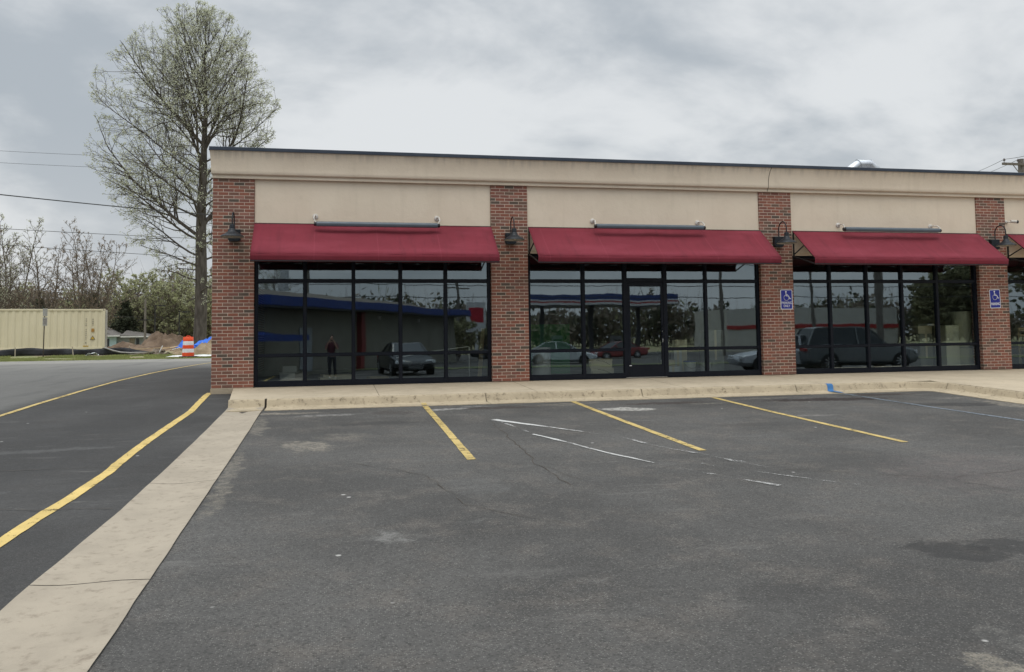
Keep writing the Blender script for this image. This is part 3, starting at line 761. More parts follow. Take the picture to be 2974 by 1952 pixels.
# ------------------------------------------------------------ sign light bars
M_BAR = pm('grey_blue_metal', (.095, .118, .14), (.11, .13, .15), 3, .45, metal=.2)
M_WMET = pm('white_metal', (.62, .60, .56), (.5, .47, .42), 14, .45)
def light_bar(xc, half, mnt, z, label):
    t = thing('sign_light_bar', label, 'sign light', (xc, 0, z), 0, 'linear sign lights above the awnings')
    b = MB(); pf = []
    for a in np.linspace(-.15 * pi, 1.15 * pi, 10): pf.append((.058 * cos(a), .052 * sin(a)))
    pf += [(-.045, -.045), (.045, -.045)]
    b.prism(pf, lambda p, q: (q, -.30 + p[0], p[1]), -half + .05, half - .05)
    b.build('light_housing', M_BAR, t, smooth=True, bevel=.004)
    for s in (-1, 1):
        b = MB(); b.lathe([(.0, s * (half - .055)), (.040, s * (half - .055)), (.042, s * (half - .01)), (.036, s * half), (0, s * half)], (0, -.30, 0), 12, 'x')
        b.build('end_cap', M_BLACK, t, smooth=True)
    for mx_ in mnt:
        a = MB(); x = mx_ - xc; s = 1 if x > 0 else -1
        zz_ = 3.465 - z
        a.lathe([(0, -.030), (.030, -.030), (.055, -.016), (.058, -.0), (0, 0)], (x, .034, zz_), 16, 'y')
        a.tube([(x, .01, zz_), (x, -.10, zz_ + .005), (x + s * .015, -.20, zz_ - .02), (x + s * .03, -.27, zz_ - .08), (s * (half - .035), -.30, .03)], .014, 8)
        a.build('mounting_arm', M_WMET, t, smooth=True)
light_bar(3.258, 1.275, (2.006, 4.512), 3.270, 'grey linear light bar on the tan wall above the leftmost awning')
light_bar(9.178, 1.29, (7.955, 10.435), 3.310, 'grey linear light bar on the tan wall above the awning with the glass door')
light_bar(15.192, 1.295, (13.985, 16.468), 3.328, 'grey linear light bar on the tan wall above the third awning from the left')

# ------------------------------------------------------------ gooseneck wall lamps
M_LMP = pm('lamp_metal', (.010, .013, .017), (.018, .022, .027), 10, .45, metal=.2)
M_SHIN = pm('shade_inner', (.42, .38, .33), (.33, .30, .26), 12, .6)
M_BULB = pm('bulb_glass', (.5, .45, .35), None, 8, .2)
def wall_lamp(x, label):
    t = thing('wall_lamp', label, 'wall lamp', (x, 0, 2.97), 0, 'gooseneck wall lamps on the brick pillars')
    b = MB(); b.prism([(-.118, .195), (.118, .195), (.118, -.01), (.085, -.05), (-.085, -.05), (-.118, -.01)], lambda p, q: (p[0], q, p[1]), -.10, -.001)
    b.build('back_box', M_LMP, t, bevel=.006)
    a = MB(); pts = [(-.0, -.085, .19), (0, -.085, .34)]
    for q in np.linspace(pi, 0, 12): pts.append((0, -.2525 + .1675 * -cos(pi - q) * -1 if False else -.2525 - .1675 * cos(pi - q) * -1, .345 + .16 * sin(q)))
    pts = [(0, -.085, .19), (0, -.085, .34)] + [(0, -.2525 + .1675 * cos(q), .345 + .165 * sin(q)) for q in np.linspace(0, pi, 13)] + [(0, -.42, .24)]
    a.tube(pts, .0125, 10)
    a.build('gooseneck_arm', M_LMP, t, smooth=True)
    s = MB(); s.lathe([(.016, .255), (.045, .25), (.052, .23), (.052, .165), (.062, .155), (.070, .13), (.075, .115), (.13, .075), (.185, .045), (.215, .018), (.222, .008), (.222, 0)], (0, -.42, 0), 28, caps=False)
    sh = s.build('lamp_shade', M_LMP, t, smooth=True)
    s = MB(); s.lathe([(.220, .001), (.214, .014), (.183, .040), (.128, .070), (.074, .110), (.05, .12), (0.001, .122)], (0, -.42, 0), 28, caps=False)
    s.build('shade_lining', M_SHIN, sh, smooth=True)
    s = MB(); s.lathe([(.001, -.004), (.024, .0), (.036, .022), (.032, .05), (.018, .085), (.016, .11)], (0, -.42, 0), 14)
    s.build('bulb', M_BULB, sh, smooth=True)
wall_lamp(.425, 'dark gooseneck lamp on the brick pillar at the left end of the building')
wall_lamp(6.086, 'dark gooseneck lamp on the brick pillar between the first and second awning')
wall_lamp(12.383, 'dark gooseneck lamp on the pillar whose sign reads PARKING ONLY')
wall_lamp(18.175, 'dark gooseneck lamp on the rightmost visible brick pillar')

# ------------------------------------------------------------ signs
M_SBLUE = pm('sign_blue', (.025, .035, .29), (.022, .03, .26), 5, .4)
M_SWHT = pm('sign_white', (.80, .80, .82), (.74, .74, .77), 6, .4)
def rrect(x0, z0, x1, z1, r, n=5):
    p = []
    for cx, cz, a0 in ((x1 - r, z1 - r, 0), (x0 + r, z1 - r, pi / 2), (x0 + r, z0 + r, pi), (x1 - r, z0 + r, 1.5 * pi)):
        for k in range(n + 1): p.append((cx + r * cos(a0 + pi / 2 * k / n), cz + r * sin(a0 + pi / 2 * k / n)))
    return p
def acc_sign(x, z, words, label, tilt=0., bold=.0, w=.302, h=.457):
    t = thing('parking_sign', label, 'sign', (x, 0, z), 0, 'accessible parking signs on the pillars')
    t.rotation_euler = (0, tilt, 0)
    fn3 = lambda yy: (lambda p, q: (p[0], -q - yy, p[1]))
    b = MB(); b.prism(rrect(-w / 2, -h / 2, w / 2, h / 2, .03), lambda p, q: (p[0], -q, p[1]), .003, .007)
    b.build('sign_border', M_SWHT, t)
    b = MB(); b.prism(rrect(-w / 2 + .015, -h / 2 + .015, w / 2 - .015, h / 2 - .015, .020), lambda p, q: (p[0], -q, p[1]), .0072, .0085)
    b.build('sign_face', M_SBLUE, t)
    m_ = MB(); yy = -.0100; k = .94; cx, cz = -.0, .085
    F = lambda a, c: (cx + a * k, yy, cz + c * k)
    m_.add([F(-.0125 + .021 * cos(q), .098 + .021 * sin(q)) for q in np.linspace(0, 2 * pi, 17)[:-1]], [tuple(range(16))])
    def stroke(pts, wd):
        for i in range(len(pts) - 1):
            a, c = Vector((pts[i][0], pts[i][1])), Vector((pts[i + 1][0], pts[i + 1][1])); d = (c - a).normalized(); n_ = Vector((-d.y, d.x)) * wd / 2
            a2 = a - d * wd * .25; c2 = c + d * wd * .25
            m_.add([F(*(a2 + n_)), F(*(c2 + n_)), F(*(c2 - n_)), F(*(a2 - n_))], [(0, 1, 2, 3)])
    stroke([(-.012, .08), (-.012, .0), (.055, -.002), (.088, -.078), (.112, -.066)], .019)
    stroke([(-.008, .030), (.038, .029)], .013)
    arc = [(-.004 + .066 * cos(q), -.048 + .066 * sin(q)) for q in np.linspace(radians(118), radians(352), 22)]
    stroke(arc, .0145)
    m_.build('wheelchair_symbol', M_SWHT, t); m_ = MB()
    if len(words) == 2:
        text_into(m_, words[0], .078, lambda a, c, d: (a, yy, -.078 + c), 0, .012, .78)
        text_into(m_, words[1], .078, lambda a, c, d: (a, yy, -.150 + c), 0, .012, .78)
    else: text_into(m_, words[0], .085, lambda a, c, d: (a, yy, -.125 + c), 0, .03, .70)
    m_.build('lettering', M_SWHT, t)
acc_sign(12.568, 1.717, ['PARKING', 'ONLY'], 'blue wheelchair symbol sign reading PARKING ONLY on a brick pillar')
acc_sign(18.160, 1.713, ['PARKING'], 'blue wheelchair symbol sign reading only PARKING, slightly crooked on its pillar', tilt=radians(-1.6))

# security camera
t = thing('security_camera', 'small white and black security camera on the tan wall at right', 'camera', (18.62, .034, 3.60))
b = MB(); b.lathe([(0, -.03), (.03, -.03), (.045, -.01), (.045, 0), (0, 0)], (0, 0, .01), 16, 'y'); b.tube([(0, -.02, .01), (.02, -.09, -.005), (.06, -.12, .01)], .014, 8); b.build('bracket', M_WMET, t, smooth=True)
b = MB(); b.tube([(.03, -.11, .015), (.16, -.17, -.005)], [.038, .038], 14); b.build('camera_body', M_WMET, t, smooth=True)
b = MB(); b.tube([(.150, -.166, -.003), (.185, -.183, -.009)], [.040, .036], 14); b.build('lens_hood', M_BLACK, t, smooth=True)

# roof duct
t = thing('roof_duct', 'bent shiny metal duct rising just above the roof edge', 'duct', (16.7, 3, 4.42))
M_GALV = pm('galvanised_steel', (.58, .60, .62), (.48, .50, .53), 5, .32, metal=.85)
b = MB(); P_ = [(-.58, 0, 0), (-.50, 0, .62), (-.34, 0, .98), (-.06, 0, 1.17), (.28, 0, 1.18), (.54, 0, .98), (.68, 0, .62), (.74, 0, 0)]
b.tube(P_, .135, 20); b.build('duct_pipe', M_GALV, t, smooth=True)
for i in range(1, 7):
    b = MB()
    a_ = (Vector(P_[i]) - Vector(P_[i - 1])).normalized() + (Vector(P_[i + 1]) - Vector(P_[i])).normalized(); a_.normalize()
    c_ = Vector(P_[i]); b.tube([c_ - a_ * .008, c_ + a_ * .008], [.15, .15], 20)
    b.build('joint_band', M_GALV, t, smooth=True)
# ------------------------------------------------------------ trees
def bark(name, c1, c2):
    return pm(name, c1, c2, 3., .95, .9, 22., stretch=(2.5, 2.5, .6), spec=.15)
M_BARK = bark('bark_grey', (.13, .115, .10), (.075, .066, .056))
M_BARKD = bark('bark_dark', (.055, .045, .036), (.035, .029, .024))
M_TWIG = bark('twig_bark', (.16, .135, .11), (.10, .085, .07))
def leafmat(name, c1, c2, tr=.3):
    mt = bpy.data.materials.new(name); nt = NT(mt); co = ocoord(nt)
    n = noi(nt, co, 1.6, 3.); n2 = nd(nt, 'ShaderNodeTexWhiteNoise', {0: nd(nt, 'ShaderNodeVectorMath', {0: co, 1: (5, 5, 5)}, operation='MULTIPLY').outputs[0]}).outputs['Value']
    col = mixc(nt, rng(nt, mth(nt, 'ADD', mth(nt, 'MULTIPLY', n, .7), mth(nt, 'MULTIPLY', n2, .3)), .3, .7), c1, c2)
    d = nd(nt, 'ShaderNodeBsdfDiffuse', {0: col}); t = nd(nt, 'ShaderNodeBsdfTranslucent', {0: col})
    mx = nd(nt, 'ShaderNodeMixShader', {0: tr, 1: d.outputs[0], 2: t.outputs[0]})
    nd(nt, 'ShaderNodeOutputMaterial', {0: mx.outputs[0]}); return mt
M_BUD = leafmat('spring_buds', (.66, .67, .52), (.46, .49, .34), .5)
M_LRED = leafmat('red_buds', (.30, .19, .15), (.30, .28, .19), .45)
M_LOLI = leafmat('olive_leaves', (.30, .295, .175), (.22, .215, .125))
M_LGRN = leafmat('fresh_green_leaves', (.40, .41, .24), (.30, .31, .18), .4)
M_LBRN = leafmat('brown_brush', (.24, .205, .165), (.165, .14, .115))
M_LDRK = leafmat('dark_evergreen', (.075, .085, .055), (.05, .055, .04))

class Tree:
    def __init__(s, seed):
        s.r = np.random.default_rng(seed); s.V = []; s.F = []; s.n = 0; s.LV = []; s.L = []
        s.tips = []
    def tube(s, P, R, n):
        P = np.asarray(P, float); k = len(P)
        D = np.gradient(P, axis=0); D /= np.linalg.norm(D, axis=1)[:, None] + 1e-9
        ref = np.array([0, 0, 1.]) if abs(D[0][2]) < .9 else np.array([1., 0, 0])
        X = np.cross(D, ref); X /= np.linalg.norm(X, axis=1)[:, None] + 1e-9; Y = np.cross(D, X)
        a = np.arange(n) * 2 * pi / n
        ring = P[:, None, :] + (X[:, None, :] * np.cos(a)[None, :, None] + Y[:, None, :] * np.sin(a)[None, :, None]) * np.asarray(R)[:, None, None]
        s.V.append(ring.reshape(-1, 3))
        i = np.arange(k - 1)[:, None] * n; j = np.arange(n)[None, :]; j2 = (j + 1) % n
        F = np.stack([i + j, i + j2, i + n + j2, i + n + j], -1).reshape(-1, 4) + s.n
        s.F.append(F); s.n += k * n
    def path(s, p, d, L, n, wob, grav):
        P = [np.array(p, float)]; d = np.array(d, float); d /= np.linalg.norm(d); st = L / n
        for i in range(n):
            d = d + s.r.normal(0, wob, 3) + np.array([0, 0, grav]); d /= np.linalg.norm(d)
            P.append(P[-1] + d * st)
        return np.array(P)
    def leaf(s, p, size, cnt, spread):
        q = p + s.r.normal(0, spread, (cnt, 3))
        s.L.append(np.concatenate([q, s.r.uniform(size * .6, size * 1.4, (cnt, 1))], 1))
    def branch(s, p, d, L, r, lvl, maxl, cfg):
        n = 7 if lvl == 1 else (5 if lvl < maxl else 3)
        P = s.path(p, d, L, n, cfg['wob'] * (1 + .35 * lvl), cfg['grav'][min(lvl, len(cfg['grav']) - 1)])
        if cfg.get('env'):
            ez, el_, er = cfg['env']; cut = None
            for i in range(1, n + 1):
                x, y, z = P[i]; lim = np.interp(z, ez, el_) if x < 0 else np.interp(z, ez, er)
                dep = (np.interp(z, ez, el_) + np.interp(z, ez, er)) * .48
                if (x / lim) ** 2 + (y / dep) ** 2 > 1 or z > 22.0: cut = i; break
            if cut is not None:
                if cut == 1:
                    if lvl > 2: return
                    P[1] = P[0] + (P[1] - P[0]) * .5
                Q = P[:max(cut, 2)]; tt = np.linspace(0, len(Q) - 1, n + 1)
                P = np.stack([np.interp(tt, np.arange(len(Q)), Q[:, k]) for k in range(3)], 1)
                L = max(L * (len(Q) - 1) / n, .15)
        R = np.linspace(r, max(r * .28, cfg['rmin']), n + 1)
        s.tube(P, R, 6 if lvl == 1 else (4 if lvl < 3 else 3))
        if lvl >= maxl:
            if cfg['leaf']:
                s.leaf(P[-1], cfg['leaf'], cfg['lc'], .07); s.leaf(P[-2], cfg['leaf'], max(1, cfg['lc'] // 2), .07)
            return
        nc = max(2, int(L * cfg['dens'][lvl] * s.r.uniform(.8, 1.25)))
        for k in range(nc):
            t = s.r.uniform(.22, 1.) if lvl > 1 else (.20 + .80 * (k + s.r.uniform(0, 1)) / nc)
            i = min(int(t * n), n - 1); q = P[i] + (P[i + 1] - P[i]) * (t * n - i)
            dd = P[i + 1] - P[i]; dd /= np.linalg.norm(dd)
            rv = s.r.normal(0, 1, 3); rv -= dd * rv.dot(dd); rv /= np.linalg.norm(rv)
            ang = radians(s.r.uniform(28, 58)); nd_ = dd * cos(ang) + rv * sin(ang)
            nd_[2] += cfg.get('up', .12)
            l2 = max(.18, L * s.r.uniform(.32, .55) * (1.12 - .62 * t)); 
            s.branch(q, nd_, l2, max(np.interp(t, [0, 1], [r, r * .28]) * .55, cfg['rmin']), lvl + 1, maxl, cfg)
        s.branch(P[-1], P[-1] - P[-2], L * .3, R[-1], lvl + 1, maxl, cfg)
    def meshes(s, root, bm, lm, wood='trunk', crown='crown'):
        npmesh(wood, np.concatenate(s.V), np.concatenate(s.F), bm, root)
        if s.L:
            L = np.concatenate(s.L); n = len(L)
            a = s.r.normal(0, 1, (n, 3)); a /= np.linalg.norm(a, axis=1)[:, None]
            b = np.cross(a, s.r.normal(0, 1, (n, 3))); b /= np.linalg.norm(b, axis=1)[:, None]
            a = a * L[:, 3:4] * .5; b = b * L[:, 3:4] * .32; c = L[:, :3]
            V = np.stack([c - a, c + b, c + a, c - b], 1).reshape(-1, 3)
            npmesh(crown, V, np.arange(4 * n).reshape(-1, 4), lm, root)

# --- the tall bare tree beside the building
def tall_tree():
    loc = (-5.80, 38., .35)
    t = thing('tall_tree', 'very tall tree with fine twigs and pale buds behind the left end of the building', 'tree', loc)
    T = Tree(11); r = T.r
    H = 21.9
    zs = np.linspace(0, H, 26)
    tr = np.array([(.05 * sin(z * .55) + .03 * sin(z * 1.3) * (z > 9) + .012 * z, .05 * cos(z * .4), z) for z in zs])
    Rt = np.interp(zs, [0, .6, 2, 6, 9.5, 12.5, 16, 20, 21.9], [.50, .41, .38, .34, .27, .19, .10, .035, .012])
    T.tube(tr, Rt, 12)
    # crown half widths, left and right, by height
    hz = [2.2, 4, 6, 8.5, 10.5, 12.2, 14, 16, 18, 20, 21.9]
    wl = [1.5, 4.6, 6.4, 7.6, 8.1, 7.5, 6.9, 6.1, 4.8, 3.1, .6]
    wr = [1.0, 3.0, 4.2, 5.0, 5.5, 5.7, 5.7, 5.4, 4.6, 2.8, .6]
    ENV = ([2, 3.6, 4.9, 6.1, 7.4, 8.6, 9.9, 10.8, 11.8, 12.5, 13.4, 14.4, 15.5, 16.6, 17.6, 18.4, 19.5, 20.8, 21.4, 21.8, 22.3], [1.2, 2.3, 3.3, 3.8, 4.9, 5.7, 6.2, 6.7, 6.8, 7.4, 6.2, 6.2, 6.4, 6.4, 6.0, 5.1, 4.1, 3.2, 2.6, 1.6, .3], [.9, 1.8, 2.6, 3.0, 3.4, 3.7, 3.9, 4.0, 4.0, 4.1, 4.2, 4.8, 4.9, 4.5, 4.4, 3.9, 3.5, 2.7, 1.6, .9, .3])
    cfg = dict(env=ENV, wob=.075, grav=[0, .004, .012, .02, .02], dens=[0, 2.5, 2.5, 3.1], rmin=.0076, leaf=.085, lc=3, up=.08)
    at = lambda z: np.array([np.interp(z, zs, tr[:, 0]), np.interp(z, zs, tr[:, 1]), z])
    N = 60
    for k in range(N):
        z = 2.9 + (20.6 - 2.9) * (max(k + r.uniform(-.3, .3), 0.) / N) ** .95; z = min(max(z, 2.7), 20.8)
        az = k * 2.399 + r.uniform(-.35, .35)
        h = np.interp(z, [2.5, 7, 12, 17, 21], [2, 20, 42, 58, 68]); el = radians(h + r.uniform(-6, 8))
        rise = np.interp(z, [3, 8, 14, 20], [.8, 2.8, 4.2, 2.4])
        zt = min(z + rise, 21.6); wid = np.interp(zt, hz, wl) if cos(az) < 0 else np.interp(zt, hz, wr)
        wid = np.interp(zt, ENV[0], ENV[1] if cos(az) < 0 else ENV[2])
        L = min(wid / max(cos(el), .3) * r.uniform(1.1, 1.35), 10.5)
        L = max(1.2, L * (.8 if z > 18 else 1))
        d = (cos(az) * cos(el), sin(az) * cos(el), sin(el))
        c2 = dict(cfg)
        if z < 6.5: c2['grav'] = [0, -.018, -.01, -.03, -.03]; c2['up'] = -.02
        R = np.interp(z, [3, 8, 12, 18, 21], [.07, .10, .085, .045, .025]) * (.7 + .3 * r.random())
        T.branch(at(z), d, L, R, 1, 4, c2)
    # two big ascending leaders
    T.branch(at(12.9), (-.75, -.2, .75), 7.5, .09, 1, 4, cfg)
    T.branch(at(14.5), (-.6, .3, .8), 6, .07, 1, 4, cfg)
    T.branch(at(7.6), (.55, .1, .95), 7.6, .14, 1, 4, cfg)
    T.branch(at(7.0), (-.62, .0, .62), 7.6, .13, 1, 4, cfg)
    T.branch(at(11.5), (-.42, .1, .85), 6.2, .10, 1, 4, cfg)
    T.branch(at(12.6), (.35, -.2, .95), 5.6, .08, 1, 4, cfg)
    print('tall tree faces', sum(len(f) for f in T.F), 'leaves', sum(len(l) for l in T.L))
    T.meshes(t, M_BARK, M_BUD)
tall_tree()

def small_tree(seed, H, spread, stems, name, label, loc, lm, leaf=.095, lc=2, group=None, dens=(0, 2.2, 2.6, 3.), lean=.25, bm=None, base=.0, maxl=3, cat='tree'):
    t = thing(name, label, cat, loc, 0, group)
    T = Tree(seed); r = T.r
    cfg = dict(wob=.09, grav=[0, .03, .02, .02], dens=list(dens), rmin=.014, leaf=leaf, lc=lc, up=.25)
    for k in range(stems):
        a = 2 * pi * k / stems + r.uniform(-.5, .5); ln = r.uniform(.05, lean) if stems > 1 else r.uniform(-.06, .06)
        d = np.array([cos(a) * ln, sin(a) * ln, 1]); h = H * r.uniform(.82, 1.)
        P = T.path((cos(a) * .15, sin(a) * .15, 0), d, h, 10, .05, .01)
        r0 = (.16 if stems < 3 else .10) * H / 12; R = np.linspace(r0, .012, 11)
        T.tube(P, R, 6)
        nb = int(h * 2.3)
        for q in range(nb):
            tt = base + (1 - base) * (q + r.uniform(0, 1)) / nb; tt = min(max(tt, .12), .99)
            i = min(int(tt * 10), 9); p = P[i] + (P[i + 1] - P[i]) * (tt * 10 - i)
            az = q * 2.399 + r.uniform(-.5, .5); el = radians(r.uniform(32, 62))
            L = spread * max(sin(pi * min(1, .22 + tt * .80)), .05) ** .8 * r.uniform(.7, 1.15) + .3
            T.branch(p, (cos(az) * cos(el), sin(az) * cos(el), sin(el)), L, max(R[i] * .42, .018), 1, maxl, cfg)
    T.meshes(t, bm or M_TWIG, lm)
    return t
BGRP = 'budding trees behind the container'
A = small_tree(21, 12.9, 2.4, 3, 'budding_tree', 'slender budding tree at the far left edge of the photo', (-26.0, 65, .0), M_BUD, group=BGRP)
Bt = small_tree(22, 11.8, 2.3, 2, 'budding_tree', 'budding tree behind the container directly over its signpost', (-23.3, 66, .0), M_LRED, group=BGRP)
Ct = small_tree(23, 12.2, 2.6, 4, 'budding_tree', 'several stemmed budding tree with reddish top right of the container end', (-18.8, 64, .0), M_LRED, group=BGRP, lean=.38)
dup(Ct, (-27.6, 70, 0), 1.7, (1.05, 1.05, .96), 'many stemmed budding tree behind the slender one at far left', BGRP)
dup(A, (-30.2, 68, 0), 2.1, (1, 1, .95), 'budding tree standing mostly outside the left edge of the photo')
dup(Bt, (-20.9, 67, 0), 1.2, (1.05, 1.05, .93), 'leaning budding tree just left of the reddish topped one')
Dt = small_tree(24, 8.2, 3.0, 3, 'leafy_tree', 'fresh green leafing tree just left of the tall trunk', (-21.2, 118, -1.), M_LGRN, leaf=.17, lc=4, group='leafing trees behind the mounds', dens=(0, 2.4, 2.6, 3))
Dt.scale = (1.6, 1.6, 1.5)
dup(Dt, (-16.5, 119, -1.), 2.0, (1.6, 1.6, 1.4), 'fresh green leafing tree directly behind the tall trunk')
dup(Dt, (-28.8, 119, -1.), 3.3, (1.75, 1.75, 1.6), 'fresh green leafing tree behind the right end of the container')
dup(Dt, (-10., 119, -1.), .7, (1.6, 1.6, 1.45), 'fresh green leafing tree between the tall trunk and the building')

def woodland(name, label, seed, n, x0, x1, y0, y1, hfn, mats, zoff, size=.34, lump=1.7, kind='stuff', spl=(.4, .3, .2, .1)):
    """undergrowth and trees too dense to count: thin stems and clumped foliage"""
    rs = np.random.default_rng(seed); Vs = []; MI = []
    ncl = int((x1 - x0) * (y1 - y0) * .20) + 8
    cx = rs.uniform(x0, x1, ncl); cy = rs.uniform(y0, y1, ncl)
    ch = np.array([hfn(x) for x in cx]) * rs.uniform(.62, 1.05, ncl)
    typ = rs.choice(len(mats), ncl, p=spl[:len(mats)])
    per = n // ncl
    for i in range(ncl):
        m_ = per; h = ch[i]; w = lump * rs.uniform(.7, 1.3)
        u = rs.normal(0, 1, (m_, 3)); u /= np.linalg.norm(u, axis=1)[:, None]; rad = rs.uniform(.25, 1, m_) ** .5
        nzs = rs.uniform(.75, 1.25, m_)
        c = np.stack([cx[i] + u[:, 0] * rad * w * nzs, cy[i] + u[:, 1] * rad * w, h * .55 + u[:, 2] * rad * h * .5 * nzs], 1)
        c[:, 2] = np.maximum(c[:, 2], rs.uniform(0, .8, m_)) + zoff
        a = rs.normal(0, 1, (m_, 3)); a /= np.linalg.norm(a, axis=1)[:, None]
        b = np.cross(a, rs.normal(0, 1, (m_, 3))); b /= np.linalg.norm(b, axis=1)[:, None]
        sz = rs.uniform(size * .5, size, (m_, 1))
        if typ[i] == 1: a = a * [.5, .5, 1.6]; b = b * .35
        V = np.stack([c - a * sz * .5, c + b * sz * .3, c + a * sz * .5, c - b * sz * .3], 1)
        Vs.append(V.reshape(-1, 3)); MI.append(np.full(m_, typ[i]))
    ns = int((x1 - x0) * 5)
    for k in range(ns):
        x = rs.uniform(x0, x1); y = rs.uniform(y0, y1); h = hfn(x) * rs.uniform(.6, 1.25); dx = rs.normal(0, h * .10)
        w = rs.uniform(.03, .09); m2 = (x + dx * .5 + rs.normal(0, .15)); 
        P = [(x, 0), (m2, h * .5), (x + dx * 1.2, h)]
        for j in range(2):
            (xa, za), (xb, zb_) = P[j], P[j + 1]; w1 = w * (1 - .4 * j); w2 = w * (.6 - .4 * j)
            V = np.array([(xa - w1, y, za + zoff), (xa + w1, y, za + zoff), (xb + w2, y, zb_ + zoff), (xb - w2, y, zb_ + zoff)])
            Vs.append(V); MI.append(np.array([len(mats)]))
            V = V.copy(); V[:, 0] = [xa, xa, xb, xb]; V[:, 1] = [y - w1, y + w1, y + w2, y - w2]; Vs.append(V); MI.append(np.array([len(mats)]))
    V = np.concatenate(Vs); o = npmesh(name, V, np.arange(len(V)).reshape(-1, 4), mats + [M_TWIG], mi=np.concatenate(MI))
    return tag(o, label, 'woodland', kind=kind)
woodland('woodland', 'brown and olive thicket of small trees behind the container', 5, 150000, -72, 0, 121, 142,
         lambda x: float(np.interp(x, [-70, -48, -38, -32, -26, -20, -12, 0], [11.5, 11.0, 9.8, 10, 12.8, 13.5, 14, 14])), [M_LBRN, M_LOLI, M_LGRN, M_LDRK], -1., .72, 2.6, spl=(.42, .30, .22, .06))
# evergreens poking out of the thicket
def conifer(seed, H, label, loc):
    t = thing('evergreen_tree', label, 'tree', loc, 0, 'dark evergreens in the thicket')
    T = Tree(seed); r = T.r
    T.tube([(0, 0, 0), (0, 0, H)], [.12, .01], 6)
    for k in range(int(H * 26)):
        z = H * (.06 + .93 * (k / (H * 26))); L = (H - z) * .33 * r.uniform(.5, 1.15) + .1; az = k * 2.399
        P = T.path((0, 0, z), (cos(az), sin(az), .15), L, 3, .1, -.02); T.tube(P, np.linspace(.02, .008, 4), 3)
        for q in range(1, 4): T.leaf(P[q], .26, 9, .11)
    T.meshes(t, M_BARKD, M_LDRK)
    return t
E1 = conifer(5, 5.6, 'dark evergreen behind the right end of the container', (-32, 116, -1.))
E1.scale = (1.6, 1.6, 1.6)
dup(E1, (-27.4, 115, -1.), 1., (1.7, 1.7, 1.4), 'dark evergreen standing just right of the container end')
dup(E1, (-39.5, 117, -1.), 2., (1.5, 1.5, 1.45), 'dark evergreen above the middle of the container')
dup(E1, (-5.05, 62, 0), 2., (.55, .55, .5), 'small dark evergreen beside the brick corner of the building')

